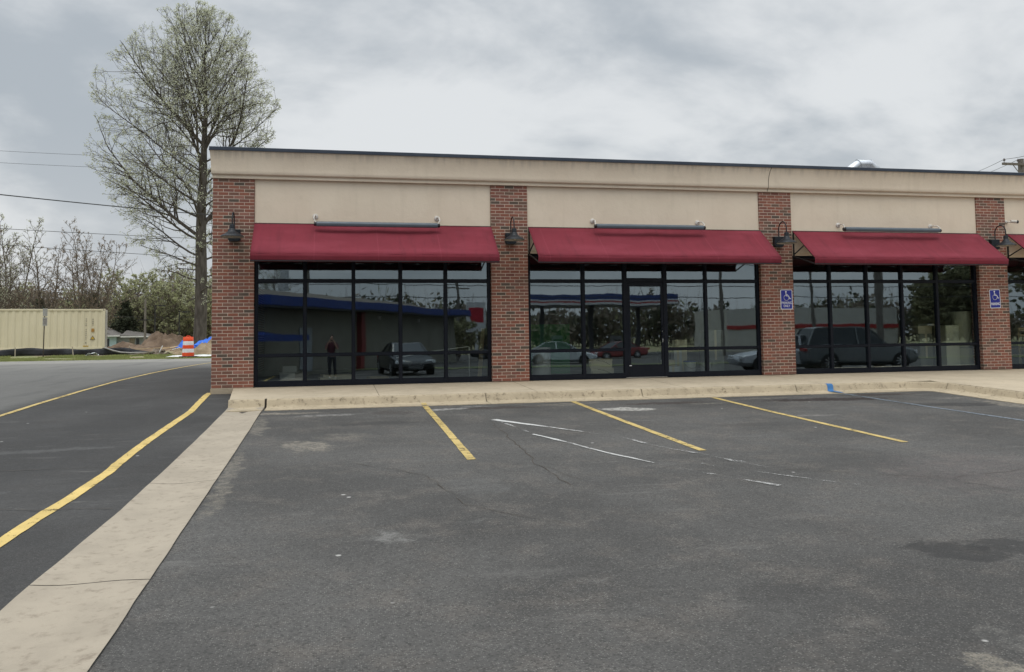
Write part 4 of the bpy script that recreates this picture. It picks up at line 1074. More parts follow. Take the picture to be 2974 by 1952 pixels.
# ------------------------------------------------------------ shipping container
mt = bpy.data.materials.new('container_paint'); nt = NT(mt); co = ocoord(nt)
a = noi(nt, co, .7, 5.); st = noi(nt, nd(nt, 'ShaderNodeMapping', {0: co, 3: (5, 5, .3)}).outputs[0], 2., 4.)
col = mixc(nt, rng(nt, a, .3, .7), (.66, .60, .43), (.62, .56, .395))
col = mixc(nt, mth(nt, 'MULTIPLY', rng(nt, st, .6, .75), .2), col, (.33, .26, .15))
finish(nt, col, .5, noi(nt, co, 3., 2.), .1, .02, 0, .4); M_CONT = mt
CT = thing('shipping_container', 'long cream corrugated shipping container behind the silt fence', 'container', (-11.02 - 6.095 * cos(radians(10.9)), 37. - 6.095 * sin(radians(10.9)), .49), radians(10.9))
def container():
    L, Wd, H = 12.19, 2.44, 2.40
    x0, x1 = -L / 2, L / 2
    f = MB()
    for y in (0, Wd - .12):
        f.box(x0, y, 0, x1, y + .12, .13); f.box(x0, y, H - .10, x1, y + .10, H)
        for x in (x0, x1 - .15): f.box(x, y + .001, .131, x + .15, y + .119, H - .101)
    for x in (x0, x1 - .12): f.box(x, .121, 0, x + .12, Wd - .121, .13); f.box(x, .121, H - .10, x + .10, Wd - .121, H)
    f.build('frame', M_CONT, CT, bevel=.01)
    for x in (x0 - .004, x1 - .174):
        for z in (-.005, H - .115):
            for y in (-.004, Wd - .16):
                c = MB(); c.box(x, y, z, x + .178, y + .164, z + .12); cc = c.build('corner_casting', M_CONT, CT, bevel=.015)
                if y < 0: c = MB(); c.lathe([(.035, -.0055), (0, -.0056)], (x + .09, 0, z + .06), 10, 'y', caps=False); c.build('casting_hole', M_BLACK, cc)
    s = MB(); pts = []; x = x0 + .15; p = .36
    while x < x1 - .16:
        for dx, dy in ((0, .028), (.10, .028), (.168, .064), (.272, .064), (.34, .028)):
            if x + dx < x1 - .15: pts.append((x + dx, dy))
        x += p
    pts.append((x1 - .15, .028))
    for yb, sgn in ((0, 1), (Wd, -1)):
        V = [(a_, yb + sgn * b_, z) for z in (.10, H - .07) for a_, b_ in pts]; n = len(pts)
        s.add(V, [(i, i + 1, n + i + 1, n + i) for i in range(n - 1)])
    s.add([(x0 + .02, .1, .1), (x0 + .02, Wd - .1, .1), (x0 + .02, Wd - .1, H - .05), (x0 + .02, .1, H - .05)], [(0, 1, 2, 3)])
    s.build('side_panel', M_CONT, CT)
    r = MB(); V = []; xs = np.arange(x0 + .02, x1 - .02, .06)
    r.add([(a_, y, H - .012 + .026 * cos(2 * pi * a_ / .36)) for y in (.06, Wd - .06) for a_ in xs], [(i, i + 1, len(xs) + i + 1, len(xs) + i) for i in range(len(xs) - 1)])
    r.build('roof', pm('container_roof', (.72, .69, .53), (.66, .62, .46), 2, .5), CT, smooth=True)
    for yy in (.13, 1.225):
        d = MB(); d.box(x1 - .05, yy, .14, x1 - .012, yy + 1.085, H - .105)
        dr = d.build('door', pm('container_door', (.34, .32, .28), (.28, .26, .22), 3, .6), CT, bevel=.01)
        for q in (.25, .8):
            b = MB(); b.tube([(x1 + .012, yy + q, .05), (x1 + .012, yy + q, H - .03)], .019, 8)
            for z in (.3, 1.2, 2.1): b.box(x1 - .012, yy + q - .04, z, x1 + .01, yy + q + .04, z + .07)
            b.build('lock_rod', M_WMET, dr, smooth=True)
    # markings
    M_MK = pm('marking_grey', (.10, .095, .085), None, 5, .7); M_OR = pm('label_orange', (.42, .22, .05), None, 5, .6); M_YL = pm('label_yellow', (.52, .34, .05), None, 5, .6)
    k = MB()
    for i, ch in enumerate('4GG1'): text_into(k, ch, .115, lambda a_, c_, d_, i=i: (x1 - .66 + a_, .020, H - .62 - i * .125 + c_), 0, .02)
    k.build('size_code', M_MK, CT); k = MB()
    for i, ch in enumerate('TTLU 499951'): 
        if ch != ' ': text_into(k, ch, .115, lambda a_, c_, d_, i=i: (x1 - 1.02 + a_, .020, H - .62 - i * .121 + c_), 0, .02)
    text_into(k, '8', .13, lambda a_, c_, d_: (x1 - 1.02 + a_, .020, H - 2.02 + c_), 0, .02)
    k.build('lettering', M_MK, CT)
    k = MB(); k.box(x1 - .735, .016, H - 1.36, x1 - .585, .027, H - 1.17); k.build('orange_label', M_OR, CT)
    k = MB(); k.prism([(-.145, 0), (.145, 0), (0, .25)], lambda p, q: (x1 - .66 + p[0], q, H - 1.83 + p[1]), .0165, .0275); k.build('warning_triangle_border', M_MK, CT)
    k = MB(); k.prism([(-.105, .022), (.105, .022), (0, .205)], lambda p, q: (x1 - .66 + p[0], q, H - 1.83 + p[1]), .0135, .016); k.build('warning_triangle', M_YL, CT)
    k = MB(); k.box(x1 - 1.17, .016, H - 2.24, x1 - .88, .027, H - 2.18); k.build('yellow_label', M_YL, CT)
container()

# ------------------------------------------------------------ traffic drum
M_ORG = pm('drum_orange', (.80, .085, .018), (.68, .07, .015), 4, .5)
M_REF = pm('reflective_white', (.78, .78, .80), (.66, .67, .70), 5, .4)
t = thing('traffic_drum', 'orange and white striped traffic drum at the edge of the far pavement', 'traffic drum', (-4.86, 28., .10))
z = 0.; bands = [(.04, .22, .292, .288, M_ORG, 'orange_band'), (.22, .42, .280, .276, M_REF, 'white_band'), (.42, .60, .276, .272, M_ORG, 'orange_band'), (.60, .80, .264, .260, M_REF, 'white_band'), (.80, 1.00, .258, .248, M_ORG, 'orange_band')]
for a_, b_, r0, r1, mm, nm in bands:
    k = MB(); k.lathe([(r0 - .012, a_), (r0, a_ + .012), (r1, b_ - .012), (r1 - .010, b_)], n=26); k.build(nm, mm, t, smooth=True)
k = MB(); k.lathe([(.246, 1.0), (.235, 1.02), (.10, 1.03)], n=24, caps=True); k.tube([(-.09, 0, 1.02), (-.07, 0, 1.075), (.07, 0, 1.075), (.09, 0, 1.02)], .016, 6); k.build('handle_top', M_ORG, t, smooth=True)
k = MB(); k.lathe([(.46, 0), (.46, .03), (.40, .045), (.29, .05)], n=24); k.build('rubber_base', pm('rubber', (.02, .02, .02), (.05, .045, .04), 8, .9), t, smooth=True)

# ------------------------------------------------------------ silt fence, stakes, sign post, grass, dirt
M_SILT = pm('silt_fabric', (.012, .013, .016), (.025, .026, .03), 3, .7)
M_STK = pm('stake_wood', (.50, .45, .37), (.40, .34, .26), 8, .85)
t = thing('silt_fence', 'low black silt fence with pale wooden stakes in front of the container', 'fence', (0, 0, 0))
k = MB()
def sf(u, v):
    x = -24 + u * 17.2; y = 31.2 + .25 * sin(x * .9) + .1 * sin(x * 2.7)
    top = .36 + .05 * sin(x * 1.3) + .06 * mn.noise(Vector((x, 0, 0)));
    if x > -9.4: top *= np.interp(x, [-9.4, -8.6, -7.6, -6.8], [1, .9, .55, .2])
    return (x, y + .10 * (1 - v) * sin(x * 4) - .05, zg(y) - .03 + top * v)
k.grid(90, 3, sf); k.build('fabric', M_SILT, t, smooth=True, solid=.004)
for x in (-22.3, -19.4, -16.7, -13.93, -11.12, -8.36):
    k = MB(); ly = random.uniform(-.04, .04); k.bar((x, 31.10, zg(31.2) - .05), (x + ly, 31.05, zg(31.2) + .44), .045, .03); k.build('stake', M_STK, t)
t = thing('signpost', 'dark metal post carrying two narrow signs seen edge on before the container', 'sign post', (-12.24, 30.0, zg(30) - .02), 0)
k = MB(); k.bar((0, 0, 0), (.03, 0, 2.35), .062, .035); k.build('post', pm('post_brown', (.035, .028, .022), (.06, .045, .03), 6, .7), t)
M_SGN = pm('sign_back', (.42, .41, .38), (.34, .33, .30), 9, .5, metal=.3)
for z0, z1, nm in ((2.12, 2.52, 'upper_sign'), (1.62, 2.06, 'lower_sign')):
    k = MB(); k.obox((.065, -.05, (z0 + z1) / 2), (.066, .14, 0), (.002, -.001, 0), (0, 0, (z1 - z0) / 2)); k.build(nm, M_SGN, t)
k = MB()
M_MKR = pm('sign_marking_brown', (.14, .05, .04), None, 5, .6)
k.obox((.0655, -.053, 1.84), (.05, .106, 0), (.001, -.001, 0), (0, 0, .15)); k.build('sign_marking', pm('sign_marking_dark', (.22, .20, .18), (.3, .28, .26), 12, .6), t)

# grass verge
def grass(name, label, seed, n, x0, x1, y0, y1, hgt, cmat):
    rs = np.random.default_rng(seed)
    x = rs.uniform(x0, x1, n); y = rs.uniform(y0, y1, n)
    dens = np.array([mn.noise(Vector((a * .5, b * .8, 2))) for a, b in zip(x, y)]); keep = dens > -.12; x = x[keep]; y = y[keep]; n = len(x)
    z = np.interp(y, _ya, _zb) - .05; h = rs.uniform(.5, 1.2, n) * hgt; a = rs.uniform(0, pi, n); w = rs.uniform(.006, .014, n) * 2.2
    dx = np.cos(a) * w; dy = np.sin(a) * w; lx = rs.normal(0, .35, n) * h; ly = rs.normal(0, .35, n) * h
    V = np.stack([np.stack([x - dx, y - dy, z], 1), np.stack([x + dx, y + dy, z], 1), np.stack([x + lx, y + ly, z + h], 1)], 1).reshape(-1, 3)
    o = npmesh(name, V, np.arange(3 * n).reshape(-1, 3), cmat, nper=3); return tag(o, label, 'grass', kind='stuff')
M_GRASS = leafmat('grass_blades', (.33, .36, .14), (.22, .24, .10), .35)
grass('grass', 'strip of patchy spring grass along the far edge of the pavement', 3, 60000, -24, -2, 26.9, 31.0, .085, M_GRASS)

M_DIRT = pm('dirt', (.115, .078, .052), (.19, .135, .092), 1.6, .95, 1., 9.)
M_SAND = pm('sandy_dirt', (.32, .25, .165), (.24, .18, .115), 2., .95, 1., 10.)
def mound(label, x, y, rx, ry, h, mat, seed, z0=None):
    k = MB(); zb = (zg(y) if z0 is None else z0) - .25
    def fn(u, v):
        a = 2 * pi * u; rr = v
        bump = mn.noise(Vector((cos(a) * rr * 2.2 + seed, sin(a) * rr * 2.2, seed * 1.7))) * .42 + mn.noise(Vector((cos(a) * rr * 7 + seed, sin(a) * rr * 7, 5))) * .2 + mn.noise(Vector((cos(a) * rr * 18 + seed, sin(a) * rr * 18, 9))) * .1
        k1 = (1 - rr ** 1.3) * (1 + bump * 1.1) + (1 - rr) * bump * .2
        ed = 1 + .18 * mn.noise(Vector((cos(a) * 1.5, sin(a) * 1.5, seed)))
        return (rx * rr * cos(a) * ed, ry * rr * sin(a) * ed, (h + .25) * max(k1, 0))
    k.grid(72, 26, fn); o = k.build('dirt_mound', mat, smooth=True); o.location = (x, y, zb)
    return tag(o, label, 'dirt mound', 'dirt mounds on the building site')
mound('large brown dirt mound left of the tall tree trunk', -7.35, 36.5, 2.2, 1.8, .98, M_DIRT, 2.3, .40)
mound('low sandy dirt mound right behind the striped drum', -3.95, 30.8, 1.75, 1.0, .62, M_SAND, 5.1, .2)
mound('flat brown dirt bank beside the end of the container', -9.6, 35.2, 3.2, 1.4, .36, M_DIRT, 8.4, .36)
mound('small tan dirt heap left of the striped drum', -5.65, 30.4, .75, .6, .34, M_SAND, 3.3, .16)

# debris
M_PLY = pm('plywood', (.42, .30, .17), (.52, .40, .25), 3, .85); M_OLDW = pm('weathered_wood', (.20, .17, .13), (.30, .26, .21), 5, .9)
rs = random.Random(4)
def plank(a, b, w, h, mat, label, cat='plank', nm='plank', grp='scrap boards by the mounds'):
    k = MB(); k.bar(a, b, w, h); o = k.build(nm, mat, bevel=.004); return tag(o, label, cat, grp)
plank((-7.25, 31.3, .42), (-6.0, 31.8, .62), .55, .025, M_PLY, 'pale plywood sheet on top of the scrap pile')
plank((-6.9, 31.0, .36), (-5.5, 31.5, .55), .40, .03, M_PLY, 'second plywood sheet lying lower on the scrap pile')
plank((-8.2, 31.0, .50), (-6.3, 31.2, .58), .12, .04, M_PLY, 'long tan board running left out of the scrap pile')
plank((-6.75, 30.7, .32), (-6.60, 30.75, .68), .07, .04, pm('white_board', (.68, .67, .64), None, 6, .6), 'short white board sticking up out of the scrap pile')
plank((-6.15, 30.9, .45), (-5.75, 31.0, .56), .35, .03, pm('white_board', (.68, .67, .64)), 'white board flat between the scrap pile and the drum')
plank((-7.6, 30.5, .24), (-6.5, 30.9, .44), .07, .05, M_OLDW, 'grey weathered board under the scrap pile')
plank((-8.3, 30.4, .20), (-7.0, 30.6, .38), .06, .05, M_OLDW, 'thin dark board left of the scrap pile')
plank((-6.45, 30.5, .30), (-6.2, 30.55, .42), .22, .05, pm('foam_cream', (.60, .55, .40), None, 6, .8), 'cream foam block at the foot of the scrap pile')
mound('low heap of brown scrap and earth under the plywood', -6.8, 31.0, 1.1, .6, .33, pm('mulch', (.13, .10, .075), (.24, .20, .16), 6, .95, 1., 20.), 6.2, .18)
k = MB(); pts = [(-9.55, 30.9, .62), (-9.1, 30.8, .46), (-8.7, 30.7, .36), (-8.2, 30.6, .32), (-7.6, 30.6, .33), (-7.1, 30.6, .32)]
k.tube(pts, .04, 8); tag(k.build('pipe', pm('grey_pvc', (.30, .29, .27), (.24, .23, .21), 5, .6), smooth=True), 'bent grey plastic pipe lying from the container corner to the scrap pile', 'pipe')
k = MB(); k.grid(6, 5, lambda u, v: (-10.3 + .6 * u, 30.3 + .2 * v, .20 + .16 * sin(u * 2.8) * (1 - .4 * v) + .05 * sin(u * 9 + v * 5)))
tag(k.build('plastic_scrap', pm('crumpled_plastic', (.40, .43, .42), (.55, .57, .56), 4, .4), solid=.01), 'crumpled pale plastic scrap on the grass below the container end', 'scrap')
def tarp(label, x, y, z, sx, sy, sz, seed):
    k = MB()
    k.grid(26, 18, lambda u, v: (x + sx * (u - .5) * (1 + .2 * sin(v * 7 + seed)), y + sy * (v - .5), z + sz * (abs(sin(pi * u)) ** .7) * (abs(sin(pi * min(1, v * 1.05 + .02))) ** .8) * (.75 + .25 * sin(u * 7 + seed + v * 3)) + .06 * sin(u * 21 + v * 9 + seed) * sin(v * 14)))
    return tag(k.build('tarp', pm('blue_tarp', (.015, .12, .60), (.02, .17, .72), 3, .45), smooth=True, solid=.004), label, 'tarp', 'blue tarps by the tall tree')
tarp('bright blue tarp heaped right of the tall tree trunk', -4.42, 33.0, .62, 1.5, .9, .80, 1.)
tarp('small bright blue tarp bundle left of the drum top', -5.70, 32.4, .50, .95, .6, .52, 3.)
k = MB(); k.add([(-5.9, 27.9, .115), (-3.5, 28.6, .15), (-3.2, 30.0, .26), (-5.2, 29.0, .185)], [(0, 1, 2, 3)])
k.v = []; k.f = []; k.mi = []
k.grid(12, 4, lambda u, v: (-5.95 + 2.9 * u + .25 * v, 28.0 + .55 * u + .75 * v - .3 * (1 - u) * v, zg(28.0 + .55 * u + .75 * v) + .025 + .03 * v + .012 * sin(u * 17)))
tag(k.build('white_sheet', pm('white_plastic_sheet', (.70, .71, .70), (.78, .79, .78), 2, .5), solid=.012), 'flat white sheet lying on the ground around the drum', 'sheet')

# ------------------------------------------------------------ far house, building, poles and wires
H = thing('house', 'low pale blue house with grey shingle roof beyond the container', 'house', (-30., 110., -.8))
M_SID = pm('pale_blue_siding', (.38, .50, .50), (.33, .45, .46), 2, .8); M_SHG = pm('shingles', (.13, .12, .11), (.10, .09, .08), 9, .9, .5, 20); M_TRM = pm('white_trim', (.60, .60, .58), None, 5, .6); M_WIN = pm('dark_window', (.03, .035, .04), None, 3, .15)
k = MB(); k.box(-6, 0, 0, 2.6, 7, 2.6); k.build('wall', M_SID, H)
k = MB(); k.box(2.61, .6, 0, 6.3, 7, 2.55); k.build('wing_wall', pm('grey_siding', (.28, .30, .31), (.23, .25, .26), 2, .8), H)
k = MB(); k.add([(-6.6, -.6, 2.55), (3.2, -.6, 2.55), (3.2, 7.6, 2.55), (-6.6, 7.6, 2.55), (-3.2, 3.5, 4.5), (-1.4, 3.5, 4.5)], [(0, 1, 5, 4), (1, 2, 5), (2, 3, 4, 5), (3, 0, 4), (0, 3, 2, 1)]); k.build('roof', M_SHG, H)
k = MB(); k.add([(3.21, -.4, 2.52), (7.4, -.4, 2.40), (7.4, 7.2, 2.40), (3.21, 7.2, 2.52), (3.21, 3.5, 3.3), (5.6, 3.5, 2.9)], [(0, 1, 5, 4), (1, 2, 5), (2, 3, 4, 5), (3, 0, 4), (0, 3, 2, 1)]); k.build('wing_roof', M_SHG, H)
k = MB(); k.box(-6.6, -.66, 2.38, 3.2, -.61, 2.56); k.box(3.21, -.46, 2.25, 7.4, -.41, 2.42); k.build('fascia', M_TRM, H)
for x0_, x1_, nm in ((-.95, -.45, 'window'), (1.2, 1.7, 'window'), (4.2, 4.9, 'door'), (5.1, 5.5, 'window')):
    k = MB(); y = -.03 if x1_ < 3 else .57; k.box(x0_, y, .9 if nm == 'window' else .05, x1_, y + .028, 2.1); k.build(nm, M_WIN if nm == 'window' else M_OLDW, H)
k = MB(); k.box(-.1, -.05, 0, .15, .0 - .002, 2.35); k.build('corner_board', M_TRM, H)
k = MB(); k.box(6.9, -.3, -.1, 7.05, -.15, 2.3); k.build('porch_post', M_TRM, H)
G_ = thing('flat_roofed_building', 'low dark building with a white roof edge behind the tall trunk', 'building', (-18.6, 125., -.9))
k = MB(); k.box(0, 0, 0, 9.5, 9, 2.9); k.build('wall', pm('dark_grey_wall', (.11, .115, .12), (.08, .085, .09), 2, .8), G_)
k = MB(); k.box(-.3, -.4, 2.9, 9.8, 9.3, 3.35); k.build('roof', M_TRM, G_)
for x in (1.2, 3.4, 5.6): k = MB(); k.box(x, -.03, 1., x + 1.2, -.002, 2.2); k.build('window', M_WIN, G_)
M_POLE = pm('weathered_pole', (.17, .155, .135), (.12, .105, .09), 4, .9, .3, 15, stretch=(3, 3, .4))
def light_pole(x, z, label):
    t = thing('light_pole', label, 'light pole', (x, 100., -.8), 0, 'dark parking lot light poles in front of the woods')
    k = MB(); k.tube([(0, 0, 0), (0, 0, z + .8)], [.10, .06], 8); k.build('pole', M_BLACK, t)
    k = MB(); k.bar((0, 0, z + .75), (.9, 0, z + .72), .06); k.obox((.85, 0, z + .66), (.42, 0, 0), (0, .2, 0), (0, 0, .07)); k.build('lamp_head', M_BLACK, t)
light_pole(-20.4, 5.64, 'taller dark light pole left of the large dirt mound')
light_pole(-17.4, 4.81, 'shorter dark light pole just left of the tall trunk')
t = thing('utility_pole', 'grey utility pole with two short arms beyond the container end', 'utility pole', (-21.6, 100., -.8))
k = MB(); k.tube([(0, 0, 0), (0, 0, 7.2)], [.17, .12], 8); k.build('pole', M_POLE, t)
k = MB(); k.bar((-.9, -.1, 4.45), (1.0, -.1, 4.45), .12); k.build('crossarm', M_BLACK, t)
M_WIRE = pm('wire_black', (.015, .015, .016), None, 3, .6)
def wire(label, a, b, r, sag=.25, grp='overhead wires', n=24):
    a, b = Vector(a), Vector(b); k = MB()
    k.tube([a + (b - a) * (i / n) - Vector((0, 0, sag * 4 * (i / n) * (1 - i / n))) for i in range(n + 1)], r, 5)
    return tag(k.build('overhead_wire', M_WIRE, smooth=True), label, 'wire', grp)
wire('highest and faintest wire crossing the upper left of the sky', (-30.3, 60, 17.3), (-7.23, 75, 20.2), .014)
wire('faint wire just below the highest one at upper left', (-30.3, 60, 16.3), (-7.22, 75, 18.95), .014)
wire('thickest black wire crossing the middle of the bare tree', (-12.6, 18, 6.90), (-2.96, 34, 8.15), .024, .06)
wire('thin wire below the thick one crossing above the budding trees', (-21.77, 40, 8.25), (-5.1, 55, 9.16), .018, .06)
wire('lowest long wire crossing the budding trees', (-21.75, 40, 7.32), (-5.1, 55, 7.53), .018, .06)
wire('thin wire strung between the dark light poles', (-27, 100, 4.15), (-8, 100, 4.0), .02, .1)

t = thing('utility_pole', 'grey wooden utility pole rising behind the roof at the right edge', 'utility pole', (51.45, 34., -.3))
k = MB(); k.tube([(0, 0, 0), (0, 0, 13.65)], [.27, .20], 14); k.build('pole', M_POLE, t, smooth=True)
k = MB(); k.bar((-1.78, -.22, 13.22), (1.78, -.22, 13.22), .13, .17); k.build('crossarm', M_POLE, t, bevel=.01)
M_INS = pm('insulator', (.10, .08, .085), (.16, .14, .14), 6, .3)
for x in (-1.62, -.45, 1.2):
    k = MB(); k.lathe([(.02, 0), (.02, .1), (.10, .12), (.06, .16), (.10, .20), (.05, .25), (.04, .30)], (x, -.22, 13.31), 10); k.build('insulator', M_INS, t, smooth=True)
k = MB(); k.bar((-.9, -.24, 13.15), (-.12, -.2, 12.3), .04); k.bar((.9, -.24, 13.15), (.12, -.2, 12.3), .04); k.build('arm_brace', M_POLE, t)
wire('upper right wire from the outer insulator of the roof edge pole', (49.85, 33.8, 13.25), (82.8, 80, 21.0), .016, .3, 'wires on the roof edge pole')
wire('right wire from the inner insulator of the roof edge pole', (51.0, 33.8, 13.25), (84.6, 80, 21.0), .016, .3, 'wires on the roof edge pole')
wire('wire leaving the pole at the right edge towards the street, upper', (49.85, 33.8, 13.25), (40.6, 20, 10.75), .016, .1, 'wires on the roof edge pole')
wire('wire leaving the pole at the right edge towards the street, lower', (51.0, 33.8, 13.25), (41.4, 20, 10.75), .016, .1, 'wires on the roof edge pole')
# ------------------------------------------------------------ things inside the shops, seen through the glass
M_CARD = pm('cardboard', (.80, .72, .52), (.74, .66, .46), 4, .85); M_CRM = pm('cream_enamel', (.86, .86, .66), (.82, .82, .62), 2, .5)
M_LEAF = pm('print_brown', (.12, .09, .06), None, 5, .8); M_WHT = pm('white_plastic', (.72, .74, .74), (.66, .68, .68), 3, .45)
M_WOODL = pm('pale_wood', (.50, .40, .24), (.42, .33, .19), 5, .7, stretch=(1, 1, .3))
def fruit_box(x, y, z, label, w=.53, d=.34, h=.20):
    t = thing('cardboard_box', label, 'box', (x, y, z), 0, 'stacked printed boxes inside the window')
    k = MB(); k.box(-w / 2, -d / 2, 0, w / 2, d / 2, h); k.build('carton', M_CARD, t, bevel=.004)
    k = MB(); k.box(-w / 2 - .004, -d / 2 - .004, h - .055, w / 2 + .004, d / 2 + .004, h + .003); k.build('lid', M_CARD, t, bevel=.003)
    k = MB(); rs = random.Random(3)
    for i in range(16):
        q = i / 15; cx = -w * .20 + q * w * .58; cz = h * .86 - q * q * h * .5; a = rs.uniform(.3, 1.3) * (1 if i % 2 else -1)
        k.add([(cx + .026 * cos(a), -d / 2 - .0052, cz + .026 * sin(a)), (cx - .006 * sin(a), -d / 2 - .0052, cz + .006 * cos(a)), (cx - .01 * cos(a), -d / 2 - .0052, cz - .01 * sin(a)), (cx + .006 * sin(a), -d / 2 - .0052, cz - .006 * cos(a))], [(0, 1, 2, 3)])
    for i in range(6):
        cz = h * .1 + i * .02; k.add([(-w * .45, -d / 2 - .0052, cz), (-w * .43, -d / 2 - .0052, cz + .004), (-w * .45, -d / 2 - .0052, cz + .014), (-w * .465, -d / 2 - .0052, cz + .008)], [(0, 1, 2, 3)])
    k.build('leaf_print', M_LEAF, t)
fruit_box(8.255, .62, .015, 'lower printed cardboard box inside the window left of the glass door')
fruit_box(8.22, .62, .222, 'upper printed cardboard box inside the window left of the glass door')
t = thing('plastic_roll', 'upright roll of pale plastic in front of the green partition', 'roll', (6.98, .95, .016))
k = MB(); k.lathe([(.20, 0), (.205, .02), (.205, .66), (.19, .68), (.05, .68), (.04, .60), (0, .60)], n=22); k.build('roll', M_WHT, t, smooth=True)
def bucket(x, y, lid, label, s=1.):
    t = thing('bucket', label, 'bucket', (x, y, .016))
    k = MB(); k.lathe([(.115 * s, 0), (.12 * s, .01), (.14 * s, .27 * s), (.146 * s, .275 * s), (.146 * s, .30 * s)], n=20, caps=True); k.build('pail', M_WHT, t, smooth=True)
    k = MB(); k.lathe([(.152 * s, .285 * s), (.153 * s, .315 * s), (.13 * s, .325 * s), (.125 * s, .318 * s), (0, .318 * s)], n=20); k.build('lid', lid, t, smooth=True)
    k = MB(); k.tube([(-.15 * s, 0, .27 * s)] + [(.15 * s * cos(q), -.05 - .1 * s * sin(q), .27 * s - .12 * s * sin(q)) for q in np.linspace(pi, 0, 9)], .003, 5); k.build('handle', M_BLACK, t)
bucket(10.42, .62, pm('blue_lid', (.03, .06, .30), None, 4, .4), 'white bucket with a dark blue lid right of the glass door')
bucket(10.86, .72, pm('white_lid', (.6, .6, .58), None, 4, .4), 'plain white bucket right of the blue lidded one', .9)
def plain_box(x, y, w, d, h, mat, label, z=.016, rz=0, nm='cardboard_box', grp=None, cat='box'):
    t = thing(nm, label, cat, (x, y, z), rz, grp)
    k = MB(); k.box(-w / 2, -d / 2, 0, w / 2, d / 2, h); k.build('carton' if 'box' in nm else 'body', mat, t, bevel=.006)
    k = MB(); k.box(-.03, -d / 2 - .003, h * .3, .03, -d / 2 - .0005, h + .002) if 'box' in nm else k.box(-w / 2 + .01, -d / 2 - .012, h * .62, w / 2 - .01, -d / 2 - .002, h - .01)
    k.build('tape' if 'box' in nm else 'upper_door', M_CARD if 'box' in nm else mat, t)
    return t
plain_box(9.95, .62, .34, .3, .20, M_WHT, 'low white box just right of the glass door', nm='cardboard_box')
plain_box(10.02, .95, .26, .26, .34, M_CARD, 'open brown box behind the low white one')
plain_box(10.32, 1.15, .20, .2, .62, M_WHT, 'tall thin white box behind the buckets')
plain_box(10.60, 1.6, .30, .2, .80, M_CARD, 'tall brown carton standing behind the buckets')
plain_box(11.35, 1.4, .42, .42, 1.02, pm('pale_wrapped', (.34, .36, .33), (.26, .28, .26), 5, .6), 'tall grey wrapped carton in the window at the right end of the door bay')
t = thing('wooden_board', 'raw wooden board leaning at the right end of the leftmost shop window', 'board', (5.47, .5, .02))
k = MB(); k.bar((0, 0, 0), (.20, .60, 1.12), .09, .035); k.build('timber', M_WOODL, t, bevel=.004)
for x_, y_, w_, d_, h_, mm_, lb_ in ((1.35, 1.3, 1.1, .35, .05, M_WOODL, 'stack of pale boards on the floor at the left of the leftmost shop window'), (2.4, 2.2, .7, .5, .12, M_CARD, 'flattened cardboard on the floor behind the second pane from the left'), (3.3, 1.2, .45, .3, .10, M_WOODL, 'short pale offcuts on the floor in the middle of the leftmost shop window'), (1.3, 3.1, .35, .3, .30, M_WHT, 'white bin on the floor deep in the leftmost shop')):
    t = thing('floor_clutter', lb_, 'building scraps', (x_, y_, .016), .1)
    k = MB(); k.box(-w_ / 2, -d_ / 2, 0, w_ / 2, d_ / 2, h_ * .5); k.obox((.03, .02, h_ * .76), (w_ * .46, .02, 0), (-.02, d_ * .42, 0), (0, 0, h_ * .24)); k.build('scrap_stack', mm_, t, bevel=.005)
t = thing('conduit', 'white conduit bent along the lower right of the leftmost shop window', 'pipe', (5.0, .8, .02))
k = MB(); k.tube([(-1.3, 0, .50), (-.6, 0, .62), (.28, 0, .72), (.30, 0, .70), (.30, 0, .02)], .012, 6); k.build('pipe_run', M_WHT, t)
t = thing('column_cover', 'tall cream cylinder standing inside the window beside the rightmost visible pillar', 'cylinder', (17.86, .72, .016))
k = MB(); k.lathe([(.265, 0), (.27, .01), (.27, 1.40), (.26, 1.41), (0, 1.41)], n=36); k.build('shell', M_CRM, t, smooth=True)
k = MB(); k.lathe([(.273, .50), (.2745, .505), (.2745, .512), (.273, .517)], n=36, caps=False); k.build('seam_band', pm('seam_grey', (.35, .35, .28), None, 4, .6), t, smooth=True)
plain_box(17.38, .75, .38, .40, 1.07, M_CRM, 'cream cabinet standing left of the tall cream cylinder', nm='cabinet', cat='cabinet')
plain_box(17.02, 1.25, .36, .40, .86, pm('grey_carton', (.33, .34, .28), (.28, .29, .24), 4, .7), 'greyish tall carton left of the cream cabinet')
plain_box(17.02, 1.25, .40, .36, .20, M_CARD, 'brown carton on top of the greyish one', z=.88)
plain_box(17.15, 1.1, .34, .34, .05, M_WHT, 'flat white box laid on the brown carton', z=1.082)
plain_box(15.42, .70, .48, .22, .095, M_WOODL, 'low pale wooden tray on the shop floor', nm='tray_box')
# high wooden chair in the window at the right edge
t = thing('high_chair', 'pale wooden high chair in the window at the right edge of the photo', 'chair', (19.50, .75, .016))
for sx in (-.2, .2):
    for sy in (-.2, .2):
        k = MB(); k.bar((sx, sy, 0), (sx * .9, sy * .9, .98 if sy < 0 else .62), .042); k.build('leg', M_WOODL, t, bevel=.004)
for z in (.30, .46): 
    for sy in (-.19, .19): k = MB(); k.bar((-.19, sy, z), (.19, sy, z), .028); k.build('rung', M_WOODL, t)
k = MB(); k.box(-.23, -.18, .60, .23, .20, .655); k.build('seat', pm('seat_dark', (.03, .03, .035), None, 4, .6), t, bevel=.01)
k = MB(); k.grid(8, 2, lambda u, v: (-.20 + .40 * u, -.195 - .02 * sin(pi * u), .90 + .09 * v)); k.build('back_rail', M_WOODL, t, solid=.03)
k = MB(); k.grid(8, 2, lambda u, v: (-.19 + .38 * u, -.195 - .02 * sin(pi * u), .77 + .05 * v)); k.build('back_slat', M_WOODL, t, solid=.022)

